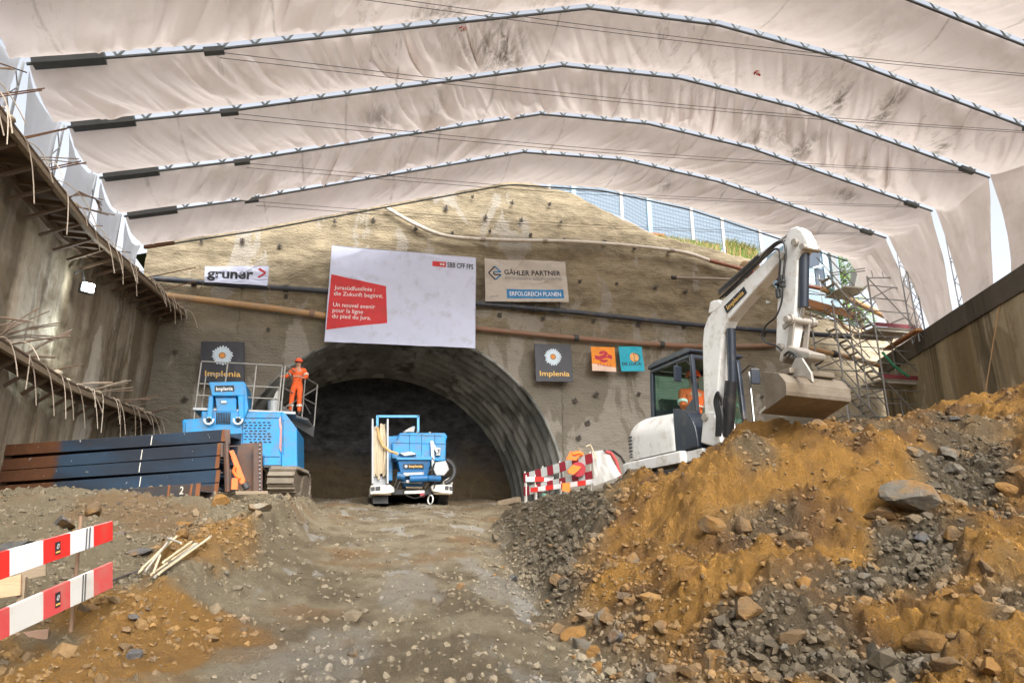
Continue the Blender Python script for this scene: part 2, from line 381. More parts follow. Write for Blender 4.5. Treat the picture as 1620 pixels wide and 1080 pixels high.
def stone_cols(n, och, grav, k, bo):
    t = rng.uniform(0, 1, n); c = np.where((t < .5)[:, None], GREY, np.where((t < .8)[:, None], TAN * .8, SLATE))
    c = np.where(((och + bo > .5) & (t < .62))[:, None], OCHRE * np.array([.75, .82, 1.1]), c); c = np.where(((och + bo > .5) & (t >= .62) & (t < .85))[:, None], TAN, c)
    c = np.where(((grav > .5) & (t < .8))[:, None], DARK * 1.15, c)
    road = (och + bo < .3) & (grav < .3) & (k < .4); c = np.where((road & (t < .86))[:, None], np.where((t < .5)[:, None], MUD2 * 1.15, MUD), c)
    return c * rng.uniform(.65, 1.35, (n, 1))
def tinted(x, y, c, f=.55): s = soil_col(x, y); s = s * np.minimum(1, .28 / s.max(1))[:, None]; return c * (1 - f) + s * rng.uniform(.35, .95, (len(x), 1)) * f   # stones carry the earth they lie in
def dens(road, bank, och_, grav_, toe_):
    def f(x, y, k, kp, och, grav, bo, n1, n2, toe):
        cl = np.clip(.55 + 1.1 * n2, .08, 1)
        d = road * (1 - k) * (1 - kp) * cl + bank * k * cl + och_ * och * np.clip(.35 + 1.5 * n2, .05, 1) + grav_ * grav
        return d + toe_ * np.exp(-((x - toe - .35) / .45) ** 2) * sstep(12.5, 10, y)
    return f
x, y, k, kp, oc, gr, bo = scatter(85000, dens(.09, .38, .36, .60, .35))
rad = np.hypot(x, y) * .0016 + .006 + rng.exponential(.010, len(x)) * (1 + .5 * gr)
rubble('gravel', x, y, np.minimum(rad, .07), tinted(x, y, stone_cols(len(x), oc, gr, k, bo), .78), TINY, 'loose gravel and small broken stone scattered over the ramp, bank and earth pile', 'gravel')
x, y, k, kp, oc, gr, bo = scatter(15000, dens(.004, .13, .08, .05, .18))
rad = .022 + rng.exponential(.022, len(x)); rad = np.minimum(rad, .10)
rubble('stone_rubble', x, y, rad, tinted(x, y, stone_cols(len(x), oc, gr, k, bo), .7), SMALL, 'fist sized broken stones lying among the loose gravel', 'rubble')
# cobbles one can count, and boulders
ROCKS = []
for s in range(6):
    V, Fc = rock_shape(3, 100 + s, 13, .03); me = bpy.data.meshes.new('cobble'); me.from_pydata([tuple(p) for p in V], [], [tuple(q) for q in Fc]); ROCKS.append(me)
def rock_mat(name, a, b):
    n = NT(name); c = n.mix(n.noise(9, 8, .7), a, b); c = n.mix(n.ramp(n.noise(3.5, 5, .6), [(.46, 0), (.62, .8)]), c, (.26, .135, .035))
    nm = n.bump(n.noise(26, 8, .72), .9, .04); n.bsdf(c, .8, 0, nm, .3); return n.m
RM = {'grey': rock_mat('grey stone', (.065, .058, .045), (.22, .195, .155)), 'slate': rock_mat('dark slate', (.045, .045, .046), (.16, .155, .15)),
      'ochre': rock_mat('ochre stone', (.14, .068, .018), (.38, .21, .07)), 'brown': rock_mat('brown stone', (.075, .05, .026), (.24, .155, .08)), 'pale': rock_mat('pale stone', (.15, .13, .10), (.40, .35, .27))}
RMESH = {}
for kx, mm in RM.items():
    for i, me in enumerate(ROCKS):
        q = me.copy(); q.materials.append(mm); RMESH[kx, i] = q
def stone(name, p, size, kx, label, cat, group=None, sc=None, sink=.36):
    o = bpy.data.objects.new(name, RMESH[kx, int(rng.integers(6))]); COL.objects.link(o)
    s = sc if sc else (rng.uniform(.8, 1.25), rng.uniform(.75, 1.1), rng.uniform(.55, .85))
    o.scale = [size * .5 * a for a in s]; o.rotation_euler = (rng.uniform(-.35, .35), rng.uniform(-.35, .35), rng.uniform(0, 6.28))
    o.location = (p[0], p[1], p[2] + size * .5 * s[2] * (1 - 2 * sink)); return tag(o, label, cat, group)
def px_size(p, px): return px * float(np.array(p) @ FW) / F
for px, py, s, kx, sc, label in [
    (1452, 778, 112, 'grey', (1.1, .8, .62), 'largest dark grey boulder, lying high on the right of the earth pile'),
    (1398, 808, 58, 'brown', None, 'brown boulder tucked under the left end of the largest grey boulder'),
    (1128, 822, 56, 'brown', (1, .8, .6), 'flat brown boulder on the ochre slope below the excavator boom'),
    (1178, 828, 50, 'brown', None, 'tan boulder just right of the flat brown boulder on the ochre slope'),
    (1256, 845, 60, 'brown', (1.1, .8, .6), 'wedge shaped tan boulder in the middle of the ochre slope'),
    (1188, 958, 66, 'brown', (1, .9, .7), 'big brown block on the lower slope with an ochre stone on its upper side'),
    (1180, 930, 38, 'ochre', None, 'ochre stone resting against the top of the big brown block'),
    (950, 975, 54, 'grey', (1, .8, .8), 'pale grey block standing at the toe of the pile beside the ramp'),
    (975, 1004, 44, 'slate', None, 'dark slate block at the toe of the pile just below the pale grey block'),
    (938, 1030, 34, 'ochre', None, 'small yellow stone at the very edge of the ramp'),
    (1256, 1000, 60, 'brown', (1.2, .8, .55), 'half buried brown slab low on the slope near the bottom edge'),
    (1120, 1050, 52, 'brown', (.7, .8, 1.0), 'upright tan slab at the bottom edge left of the dark gravel'),
    (1512, 742, 46, 'grey', None, 'grey boulder upslope to the right of the largest boulder'),
    (1500, 712, 40, 'grey', None, 'olive grey boulder near the crest of the pile'),
    (1562, 902, 36, 'brown', (.7, .8, 1.1), 'pointed tan stone standing upright in the dark gravel at far right'),
    (1508, 842, 44, 'brown', (1.1, .8, .7), 'rounded brown boulder right below the largest grey boulder'),
    (1470, 1012, 70, 'brown', (1.2, .8, .7), 'long tan boulder in the dark gravel near the bottom right corner'),
    (1500, 1045, 46, 'brown', None, 'round tan boulder below the long one at bottom right'),
    (1566, 1052, 50, 'ochre', None, 'ochre boulder in the bottom right corner'),
    (1452, 1046, 36, 'pale', None, 'pale stone in the dark gravel at the bottom edge'),
    (1600, 770, 44, 'ochre', None, 'round ochre stone at the right edge of the picture'),
    (346, 790, 34, 'ochre', (1.1, .8, .8), 'orange stone lying in front of the steel beam ends'),
    (150, 800, 42, 'brown', (1.2, .8, .6), 'tan flat stone in front of the lowest steel beam'),
    (410, 795, 44, 'pale', (1.3, .8, .5), 'pale grey slab at the foot of the crawler track'),
    (22, 855, 52, 'slate', (1.3, .9, .5), 'blue grey slate slab at the left edge behind the barrier'),
    (100, 825, 44, 'slate', (1.4, .9, .5), 'blue grey slate slab above the striped barrier board'),
    (215, 868, 40, 'slate', (1.3, .8, .5), 'dark slate lump right of the upper barrier board'),
    (213, 975, 22, 'slate', (1.3, .8, .6), 'small blue grey stone on the ochre bank'),
    (560, 1030, 26, 'grey', None, 'grey stone lying alone on the ramp near the bottom edge'),
    (730, 925, 18, 'grey', None, 'small grey stone lying on the right half of the ramp'),
    (785, 848, 26, 'grey', None, 'grey stone at the foot of the dark gravel heap'),
    (812, 912, 28, 'slate', None, 'blue grey stone where the gravel heap meets the ramp'),
    (880, 915, 40, 'brown', (1.2, .8, .6), 'brown slab on the lower edge of the gravel heap'),
    (1000, 880, 36, 'grey', (1.3, .7, .6), 'grey slab on the seam between dark gravel and ochre earth')]:
    p = hit(px, py + s * .22); stone('boulder', p, px_size(p, s) * 1.05, kx, label, 'boulder', sc=sc)
cob = scatter(5200, lambda x, y, k, kp, och, grav, bo, n1, n2, toe: .045 * k * (n2 > .05) + .05 * grav + .06 * och * (n2 > .1) + .16 * np.exp(-((x - toe - .3) / .35) ** 2) * (y < 10.5), r0=3.6, r1=14)
for i in range(min(240, len(cob[0]))):
    x, y = cob[0][i], cob[1][i]; z = gz(x, y)
    if cob[3][i] > .3:
        kx = random.choice(['ochre', 'brown', 'brown'] if cob[4][i] > .5 else ['grey', 'brown', 'grey', 'slate'])
        lab, grp = ('loose ochre or brown cobble on the orange earth slope', 'cobbles on the orange earth') if cob[4][i] > .5 else ('loose grey or brown cobble in the dark gravel', 'cobbles in the dark gravel')
    elif cob[2][i] > .4: kx = random.choice(['slate', 'grey', 'pale', 'brown']); lab, grp = 'loose grey cobble on the stony left bank', 'cobbles on the left bank'
    else: kx = random.choice(['grey', 'ochre', 'brown']); lab, grp = 'loose cobble at the edge of the ramp', 'cobbles at the edge of the ramp'
    stone('cobble', (x, y, z), float(np.clip(rng.exponential(.07) + .07, .07, .26)), kx, lab, 'stone', grp)

# ------------------------------------------------------------------ pit walls, portal, tunnel
def shot_mat(name, a, b, patch, stretch, streak=None, low=None, z0=7.4, rows=0, sc=1.0, rust=None, skylit=None, panel=None):
    """sprayed concrete: mottled, streaked, with paler patches; `low` is the darker lower lift below z0"""
    n = NT(name); x, y, z = n.xyz()
    f = n.noise(.9 * sc, 7, .62, stretch=stretch); g_ = n.noise(5 * sc, 7, .7)
    c = n.mix(n.ramp(f, [(.36, 0), (.64, 1)]), a, b); c = n.mix(n.math('MULTIPLY', g_, .5), c, [q * .45 for q in a])
    if low is not None:
        wob = n.math('MULTIPLY', n.math('SUBTRACT', n.noise(.5, 4), .5), 1.8)
        m = n.ramp(n.math('MULTIPLY', n.math('SUBTRACT', n.math('ADD', z, wob), z0), .38), [(0, 1), (.75, 0)])
        c = n.mix(m, c, n.mix(n.noise(1.3, 7, .65), [q * .62 for q in low], low))
    p = n.ramp(n.noise(.62 * sc, 6, .55, stretch=(1, 1, .45), dist=.6), [(.555, 0), (.58, .8)])
    c = n.mix(p, c, n.mix(g_, patch, [q * .7 for q in patch]))
    if streak is not None:
        s = n.ramp(n.noise(1.1, 6, .62, stretch=(1.3, 1.3, .07)), [(.53, 0), (.63, .8)]); c = n.mix(s, c, streak)
    if panel is not None:
        s = n.ramp(n.noise(1.0, 3, .5, stretch=(.2, .62, .035), dist=.35), [(.44, .9), (.52, 0)]); c = n.mix(s, c, n.mix(g_, panel, [q * .55 for q in panel]))
    if rust is not None:
        s = n.ramp(n.noise(1.7, 5, .6, stretch=(1.8, 1.8, .07)), [(.60, 0), (.69, .8)]); c = n.mix(s, c, rust)
    if skylit is not None:
        c = n.mix(n.n('ShaderNodeVertexColor', layer_name='skylit').outputs[0], c, n.mix(g_, [q * .6 for q in skylit], skylit))  # sky light on the right part of the headwall, painted into the colour
    h = n.noise(18, 8, .7); nm = n.bump(h, .55, .035)
    if rows:
        wv = n.n('ShaderNodeTexWave', wave_type='BANDS', bands_direction='Z'); wv.inputs['Scale'].default_value = rows
        wv.inputs['Distortion'].default_value = 9; wv.inputs['Detail'].default_value = 3; wv.inputs['Detail Scale'].default_value = 2.2; n.l(n.pos, wv.inputs[0])
        nm = n.bump(n.math('MULTIPLY', wv.outputs['Fac'], n.noise(1.1, 4)), .38, .06, nm)
    n.bsdf(c, n.ramp(f, [(.3, .7), (.7, .92)]), 0, nm, .3); return n.m
M_PORTAL = shot_mat('portal shotcrete', (.19, .155, .10), (.40, .335, .225), (.36, .33, .28), (1, 1, 2.2), low=(.24, .215, .17), z0=6.9, rows=2.6, skylit=(.60, .51, .36))
M_LEFT = shot_mat('left wall shotcrete', (.22, .18, .12), (.54, .48, .38), (.58, .54, .45), (1, 1, .13), streak=(.10, .08, .05), sc=1.0, rust=(.17, .10, .04), panel=(.20, .158, .10))
M_RIGHT = shot_mat('right wall concrete', (.25, .205, .12), (.46, .385, .25), (.54, .47, .33), (1, 1, .1), streak=(.075, .062, .04), sc=.9, rust=(.20, .13, .05), panel=(.26, .20, .105))
M_BEAMTOP = shot_mat('capping beam concrete', (.085, .075, .06), (.16, .145, .115), (.19, .17, .14), (1, 1, .3), streak=(.06, .055, .045))
M_LINING = shot_mat('tunnel shotcrete', (.15, .155, .148), (.36, .375, .35), (.44, .45, .42), (1, .5, .5), streak=(.05, .047, .04))
def face_mat():
    n = NT('tunnel face rock'); x, y, z = n.xyz()
    c = n.mix(n.ramp(n.noise(1.6, 8, .7, stretch=(1, 1, 1.8)), [(.35, 0), (.7, 1)]), (.010, .010, .012), (.10, .10, .105))
    wob = n.math('MULTIPLY', n.math('SUBTRACT', n.noise(.5, 4), .5), 2.5)
    m = n.ramp(n.math('MULTIPLY', n.math('SUBTRACT', n.math('ADD', z, wob), 3.1), .7), [(0, 1), (.9, 0)])
    c = n.mix(m, c, n.mix(n.noise(3, 7, .7), (.03, .022, .013), (.16, .115, .06)))
    n.bsdf(c, .65, 0, n.bump(n.noise(7, 9, .72), 1, .15), .4); return n.m
ROCKFACE = face_mat()

def wtop(y): return np.interp(y, [-6, 16, 23.5, 26], [6.75, 6.77, 7.74, 8.07])
# left wall
ys = np.linspace(-6, 25.4, 300); vs = np.linspace(0, 1, 150); YY, VV = np.meshgrid(ys, vs, indexing='ij')
ZZ = -2.2 + (wtop(YY) + .30 + 2.2) * VV
XX = -6.61 + .10 * fbm(YY * .55, ZZ * .12, 71, 4) + .07 * fbm(YY * 2.5, ZZ * 1.8, 73, 4) + .03 * fbm(YY * 9, ZZ * 9, 77, 3) + .10 * np.maximum(0, fbm(YY * .42, ZZ * .05, 75, 2))
nb = len(vs); XX = np.concatenate([XX, XX[:, -1:] * 0 - 7.2, XX[:, -1:] * 0 - 7.2], 1); ZZ = np.concatenate([ZZ, ZZ[:, -1:], ZZ[:, -1:] * 0 - 2.2], 1); YY = np.concatenate([YY, YY[:, -1:], YY[:, -1:]], 1)
o = np_mesh('retaining_wall', np.stack([XX.ravel(), YY.ravel(), ZZ.ravel()], 1), gridfaces(len(ys), nb + 2)[:, ::-1], M_LEFT)
tag(o, 'streaked sprayed concrete wall of the pit on the left with rows of bent bars', 'wall')
# right wall with its capping beam
wd = Vector((8.2, 24.7, 0)).normalized(); w0 = Vector((13.6, 0, 0)) - wd * 5; wn = Vector((wd.y, -wd.x, 0))
us = np.linspace(0, 31.3, 260); vs = np.linspace(-2, 7.35, 110); UU, VV = np.meshgrid(us, vs, indexing='ij')
D = .03 * fbm(UU * 1.4, VV * 1.2, 81, 4) + .03 * np.round(np.sin(UU * 1.25) * .5 + .5)
rw = thing('retaining_wall', 'brown stained concrete wall of the pit on the right with a dark capping beam', 'wall', (18.6, 15.1, 0))
V = np.stack([w0.x + wd.x * UU - wn.x * D, w0.y + wd.y * UU - wn.y * D, VV], 2)
np_mesh('wall', V.reshape(-1, 3), gridfaces(len(us), len(vs)), M_RIGHT, rw)
m = MB(); a = w0 - wn * .09; b = a + wd * 31.3
vs_ = [a, b, b + wn * .9, a + wn * .9]; m.prism([(p.x, p.y, 7.3) for p in vs_], (0, 0, .72)); m.build('capping_beam', M_BEAMTOP, rw, bevel=.02)
m = MB(); a = w0 + wn * .12; b = a + wd * 31.3; vs_ = [a, b, b + wn * .5, a + wn * .5]; m.prism([(p.x, p.y, -2) for p in vs_], (0, 0, 9.29)); m.build('backing', M_RIGHT, rw)

# portal wall: columns from below the ground (or the tunnel crown) up to its ragged top
CX, CZ, RAD = 1.84, 1.99, 5.85
TOPX = [-8, -6.6, 1.4, 5, 8.3, 10, 12.0, 14.2, 16.4, 16.9, 17.4, 18.6, 20.5, 24]; TOPZ = [10.6, 11.0, 13.7, 14.8, 14.35, 13.65, 12.8, 12.55, 12.15, 11.5, 10.85, 10.25, 9.85, 9.3]
th = np.linspace(0, math.pi, 150); xa = CX - RAD * np.cos(th)
xs = np.concatenate([np.linspace(-7.3, xa[0] - .02, 50), xa, np.linspace(xa[-1] + .02, 23.5, 240)])
inside = (xs > CX - RAD - 1e-6) & (xs < CX + RAD + 1e-6)
zb = np.where(inside, CZ + np.sqrt(np.maximum(0, RAD ** 2 - (xs - CX) ** 2)), 0.4)
zt = np.interp(xs, TOPX, TOPZ) + .07 * fbm(xs * 2.2, xs * 0, 91, 4)
vs = np.linspace(0, 1, 210); ZZ = zb[:, None] + (zt - zb)[:, None] * vs[None]; XX = np.repeat(xs[:, None], len(vs), 1)
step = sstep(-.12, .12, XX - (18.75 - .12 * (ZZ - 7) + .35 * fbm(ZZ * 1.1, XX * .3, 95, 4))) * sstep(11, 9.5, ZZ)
YY = 25 + (.09 * fbm(XX * .8, ZZ * 1.1, 97, 5) + .03 * fbm(XX * 3.5, ZZ * 7, 99, 3) - .012 * np.sin(ZZ * 11 + 2.5 * fbm(XX * .35, ZZ * .5, 101, 3)) * sstep(7, 8, ZZ)) + .55 * step
V = np.stack([XX, YY, ZZ], 2)
back = V[:, -1:].copy(); back[..., 1] = 26.0; V = np.concatenate([V, back], 1); pale = np.concatenate([step, step[:, -1:]], 1).reshape(-1, 1)  # pale: mask for the painted daylight beyond the jagged step
pw = thing('portal_wall', 'high brown sprayed concrete headwall around the tunnel mouth, studded with anchors', 'wall', (8, 25, 1.5))
np_mesh('wall', V.reshape(-1, 3), gridfaces(len(xs), len(vs) + 1)[:, ::-1], M_PORTAL, pw, col=np.repeat(pale, 3, 1), colname='skylit')
M_STEEL = plain('galvanised steel', (.33, .34, .35), .45, .6, .15, 6); M_DKSTEEL = plain('dark steel', (.055, .056, .058), .55, .3, .3, 5)
M_RUSTY = plain('rusty steel', (.17, .085, .04), .8, .2, .4, 6, (.07, .04, .025)); M_ANCH = plain('anchor steel', (.10, .085, .07), .7, .2, .3, 8)
anch = None
def anchor(x, z):
    global anch
    if anch is None:
        m = MB(); m.box((0, -.03, 0), (.15, .04, .15)); m.cyl((0, -.05, 0), (0, -.10, 0), .04, .04, 6); m.tube([(0, -.05, 0), (.02, -.20, .04)], .016, 6)
        anch = m.build('anchor', M_ANCH); me = anch.data; me.transform(Matrix.Translation(anch.location)); anch.location = (0, 0, 0); o = anch
    else: o = anch.copy(); COL.objects.link(o)
    o.parent = pw; o.location = (x - 8, 24.93 - 25, z - 1.5); o.rotation_euler = (random.uniform(-.2, .2), random.uniform(-.6, .6), random.uniform(-.2, .2)); o.scale = [random.uniform(.7, 1.2)] * 3
for z, x0, x1, dx in ((12.9, 3, 9.2, 1.55), (12.1, -4, 14, 1.5), (10.75, -5.7, -1.5, 1.45), (10.35, 8.6, 17, 1.5), (8.95, -5.5, -1.5, 1.5), (8.75, 5.2, 18, 1.9), (6.0, 9, 18, 1.8), (4.7, 8.8, 18.4, 1.7), (13.7, 4.2, 7.6, 1.6)):
    x = x0
    while x < x1: anchor(x + random.uniform(-.15, .15), z + random.uniform(-.14, .14)); x += dx
for x, z in ((-5.9, 6.6), (-5.4, 5.0), (-3.0, 7.6), (8.2, 5.6), (8.3, 4.2), (19.6, 6.9), (20.6, 5.9)): anchor(x, z)

# tunnel lining with the ribs of its sprayed arches, and the rock face it ends at
ny, na = 120, 170; t = np.linspace(0, 1, ny); a = np.radians(np.linspace(-14, 194, na)); T, A = np.meshgrid(t, a, indexing='ij')
yy = 24.93 + T * 5.6; rr = RAD + .02 - .02 * T + .055 * np.cos(yy * 2 * math.pi / .56) * sstep(0, .05, T) + .05 * fbm(A * 6, yy * 1.2, 111, 4) * sstep(0, .04, T)
cx = CX - .74 * T; cz = CZ - .52 * T
V = np.stack([cx + rr * np.cos(A), yy, cz + rr * np.sin(A)], 2)
outer = V.copy()[:1]; outer[..., 0] = CX + (RAD + .5) * np.cos(A[:1]); outer[..., 2] = CZ + (RAD + .5) * np.sin(A[:1]); outer[..., 1] = 25.35
V = np.concatenate([outer, V], 0)
o = np_mesh('tunnel_lining', V.reshape(-1, 3), gridfaces(ny + 1, na), M_LINING)
tag(o, 'dark ribbed sprayed concrete lining of the tunnel arch', 'tunnel')
xs = np.linspace(-5.6, 7.8, 130); zs = np.linspace(.4, 8.2, 90); XX, ZZ = np.meshgrid(xs, zs, indexing='ij')
YY = 30.1 + .45 * fbm(XX * .5, ZZ * .7, 121, 5) + .12 * fbm(XX * 2.5, ZZ * 3.5, 123, 4)
o = np_mesh('rock_face', np.stack([XX, YY, ZZ], 2).reshape(-1, 3), gridfaces(130, 90)[:, ::-1], ROCKFACE)
tag(o, 'dark broken rock face at the end of the short tunnel', 'rock face')
m = MB(); m.bb((-120, -40, 7.2), (-8.2, 90, 7.5)); o = m.build('upper_terrain', M_SOIL); tag(o, kind='structure')
m = MB(); m.bb((24.9, -40, 7.0), (140, 25, 7.4)); o = m.build('upper_terrain', M_SOIL); tag(o, kind='structure')
# hill behind the headwall keeps clear of the tunnel: two flanks and the ground above the crown
m = MB()
prof = [(-8, 10.4), (1.4, 13.4), (6, 14.6), (8.4, 14.2), (12, 12.7), (16.4, 12.0), (17.4, 10.7), (24.5, 9.2)]
for (x0, z0), (x1, z1) in zip(prof[:-1], prof[1:]): m.add([(x0, 26.0, z0), (x1, 26.0, z1), (x1, 60, z1 + .5), (x0, 60, z0 + .5)], [(0, 1, 2, 3)])
o = m.build('hillside', plain('hillside grass', (.07, .09, .03), .9, 0, .4, 2)); tag(o, kind='structure')

# ------------------------------------------------------------------ tent: trusses, roof sheets, side sheets
TY = [9.55, 11.85, 14.17, 16.47, 18.86, 21.15, 23.4]
PROF = [(-6.95, 9.68), (-3.5, 10.66), (5.3, 13.55), (9.0, 13.75), (12.7, 13.36), (19.75, 11.8)]
pl = np.array(PROF); seg = np.r_[0, np.cumsum(np.hypot(*np.diff(pl, axis=0).T))]
def prof_at(s): return np.interp(s, seg, pl[:, 0]), np.interp(s, seg, pl[:, 1])
def canvas_mat(name, col, trans, stain=True):
    n = NT(name); x, y, z = n.xyz()
    c = n.mix(n.noise(.7, 6, .6), [q * .90 for q in col], [min(1, q * 1.05) for q in col])
    if stain:
        sa = n.n('ShaderNodeVertexColor', layer_name='stain').outputs[0]; sm = n.math('MULTIPLY', sa, n.ramp(n.noise(2.6, 8, .75, stretch=(2.0, .6, .7), dist=.7), [(.42, 0), (.62, 1)])); c = n.mix(n.math('MULTIPLY', sm, .95), c, (.11, .085, .055))
        a_ = n.ramp(n.noise(.42, 3, .5, stretch=(1, .55, .3)), [(.55, 0), (.66, 1)]); b_ = n.ramp(n.noise(3.2, 8, .75, stretch=(2.2, .7, .7), dist=.8), [(.54, 0), (.68, 1)])
        c = n.mix(n.math('MULTIPLY', n.math('MULTIPLY', a_, b_), .5), c, (.16, .125, .085))
        c = n.mix(n.math('MULTIPLY', n.ramp(n.noise(1.1, 6, .7), [(.5, 0), (.75, .35)]), 1), c, (.45, .38, .29))
    nm = n.bump(n.noise(4, 6, .6, stretch=(2.5, .5, .8), dist=1.2), .10, .04)
    d = n.n('ShaderNodeBsdfDiffuse'); tr = n.n('ShaderNodeBsdfTranslucent'); n.l(c, d.inputs[0]); n.l(c, tr.inputs[0]); n.l(nm, d.inputs['Normal'])
    gl = n.n('ShaderNodeBsdfGlossy'); gl.inputs['Roughness'].default_value = .42; n.l(nm, gl.inputs['Normal'])
    mx = n.n('ShaderNodeMixShader'); mx.inputs[0].default_value = trans; n.l(d.outputs[0], mx.inputs[1]); n.l(tr.outputs[0], mx.inputs[2])
    m2 = n.n('ShaderNodeMixShader'); m2.inputs[0].default_value = .05; n.l(mx.outputs[0], m2.inputs[1]); n.l(gl.outputs[0], m2.inputs[2]); n.l(m2.outputs[0], n.out.inputs[0]); return n.m
M_CANVAS = canvas_mat('roof canvas', (.87, .785, .74), .29); M_SIDE = canvas_mat('side canvas', (.84, .87, .92), .62, False)
RWX = lambda y: 13.6 + 8.2 * y / 24.7
names = ['frontmost roof sheet, its far edge crossing the top right corner', 'first full roof sheet with deep vertical folds along the top edge', 'stained second roof sheet carrying a red and white tape tuft', 'third roof sheet with slanting folds at left and brown streaks at right',
         'fourth roof sheet, behind the third full truss', 'rearmost roof sheet whose edge hangs in front of the headwall']
# dirt on the canvas: sheet number and where the patches lie on it (measured in the photograph)
STAINS = [(1, 690, 28, 60, 26, -20, .8), (2, 790, 75, 45, 48, 10, 1), (2, 740, 60, 50, 40, 0, .5), (2, 1320, 165, 16, 46, 38, 1), (2, 1400, 175, 16, 52, 42, 1), (2, 1300, 130, 70, 30, 0, .4), (3, 1270, 235, 14, 36, 52, 1), (3, 1225, 215, 30, 30, 0, .5), (3, 1190, 220, 10, 40, 55, .7), (3, 600, 190, 30, 22, 0, .6), (2, 1490, 235, 10, 22, 55, .8), (4, 1160, 300, 30, 16, 20, .7), (4, 1340, 310, 20, 12, 0, .8), (5, 1050, 292, 16, 12, 0, .8), (1, 1370, 80, 12, 60, 35, .4), (4, 630, 255, 12, 30, 20, .4), (5, 650, 280, 10, 30, 20, .4), (3, 690, 170, 12, 36, 25, .5)]
def folds(S, V, k):
    ph = S * 1.15 + V * (.5 + .5 * vn(S * .12, S * 0 + k, 131)) * 1.6 * np.sign(np.sin(k * 1.7 + .4))
    n1 = 1 - np.abs(fbm(ph * 1.15 + 31 * k, V * .7 + k, 141, 2)) * 3.0; n2 = 1 - np.abs(fbm(ph * 2.7 + 17 * k, V * .9 + 5 * k, 143, 2)) * 2.6
    amp = .35 + 1.3 * sstep(.35, .75, vn(S * .22 + 7 * k, V * .7, 147))
    return amp * (.15 * (np.maximum(n1, -.1) - .12) + .05 * (np.maximum(n2, -.2) - .1)) + .05 * fbm(S * .4 + k * 9, V * 1.2, 149, 3)
for k in range(6):
    y0, y1 = TY[k] + .085, TY[k + 1] - .085
    if k == 5: y1 = 23.4
    L = seg[-1]; ns, nv = 900, 48; s_ = np.linspace(0, L, ns); v_ = np.linspace(0, 1, nv); S, Vv = np.meshgrid(s_, v_, indexing='ij')
    px, pz = prof_at(S); sag = .27 * (1 - (2 * Vv - 1) ** 2) ** .8 * (1 + .25 * fbm(S * .25, Vv * 0 + k, 151, 2))
    sag = sag * np.where(k == 5, .8, 1)
    X, Y_, Z = px, y0 + (y1 - y0) * Vv + .05 * fbm(S * .9, Vv * 0 + k * 3, 153, 3) * np.where(np.abs(Vv - .5) > .4, .3, .2), pz - sag - folds(S, Vv, k) * np.minimum(1, 4.5 * np.minimum(Vv, 1 - Vv) * sstep(1.0, .72, Vv) + .04) + .07
    # right hanging end follows on from the roof down to the wall top
    nh = 60; h_ = np.linspace(0, 1, nh)[1:]; H, V2 = np.meshgrid(h_, v_, indexing='ij'); yr = y0 + (y1 - y0) * V2
    yc = (y0 + y1) / 2; nar = 1 - .24 * H ** .7 * (1 if k < 5 else .5); yh = yc + (yr - yc) * nar + .25 * H * (k > 2)
    xw = RWX(yh) + .35; x0_, z0_ = X[-1][None], Z[-1][None]; b = np.clip(H * 3.5, 0, 1)
    xh = x0_ + (xw - x0_) * H + .10 * np.sin(math.pi * np.clip(H, 0, 1)) + .12 * fbm(V2 * 2.5 + k * 4, H * 1.5, 155, 4) + .16 * np.sin(V2 * 3.1 + .2) * np.sin(math.pi * H)
    zh = z0_ + (8.06 - z0_) * H
    X = np.concatenate([X, xh]); Y_ = np.concatenate([Y_, yh]); Z = np.concatenate([Z, zh])
    st = np.zeros(X.shape); pxx, pyy = proj(X, Y_, Z)
    for kk, cx_, cy_, rx_, ry_, an, w_ in STAINS:
        if kk != k: continue
        dx = (pxx - cx_) * math.cos(R(an)) + (pyy - cy_) * math.sin(R(an)); dy = -(pxx - cx_) * math.sin(R(an)) + (pyy - cy_) * math.cos(R(an)); st = np.maximum(st, w_ * np.clip(1.35 - np.hypot(dx / rx_, dy / ry_), 0, 1))
    st[:ns] = np.maximum(st[:ns], .45 * (np.abs((S + 1.3 * k) % 4.2 - 2.1) < .035))
    o = np_mesh('roof_sheet', np.stack([X, Y_, Z], 2).reshape(-1, 3), gridfaces(ns + nh - 1, nv), M_CANVAS, col=np.repeat(st.reshape(-1, 1), 3, 1), colname='stain')
    tag(o, names[k].replace('roof sheet', 'pale canvas roof sheet'), 'canvas sheet', 'canvas roof sheets of the tent')
lnames = ['nearest white side sheet at the upper left edge', 'second white side sheet from the left edge, beside the boarded waler end', 'third white side sheet from the left edge, above the upper ledge', 'fourth white side sheet from the left edge, above bundled bars',
          'narrow fifth white side sheet from the left edge', 'last white side sheet, right next to the headwall']
for k in range(6):
    y0, y1 = TY[k] + .2, TY[k + 1] - .2; ns, nv = 60, 40; H, V2 = np.meshgrid(np.linspace(0, 1, ns), np.linspace(0, 1, nv), indexing='ij')
    zt_ = 9.66 - .3 * (1 - (2 * V2 - 1) ** 2) * (1 - H) ; zl = wtop((y0 + y1) / 2) + .25
    yc = (y0 + y1) / 2 + .12 * H; yr = yc + (y0 + (y1 - y0) * V2 - (y0 + y1) / 2) * (1 - .38 * H * (.6 + .8 * random.random()))
    X = -6.98 + .0 * H + .10 * np.sin(math.pi * H) * fbm(V2 * 2, H * 1.2 + k, 161, 3) + .04 * fbm(V2 * 5, H * 2 + k, 163, 3); Z = zt_ + (zl - zt_) * H
    o = np_mesh('side_sheet', np.stack([X, yr, Z], 2).reshape(-1, 3), gridfaces(ns, nv)[:, ::-1], M_SIDE)
    tag(o, lnames[k], 'canvas sheet', 'white side sheets on the left')
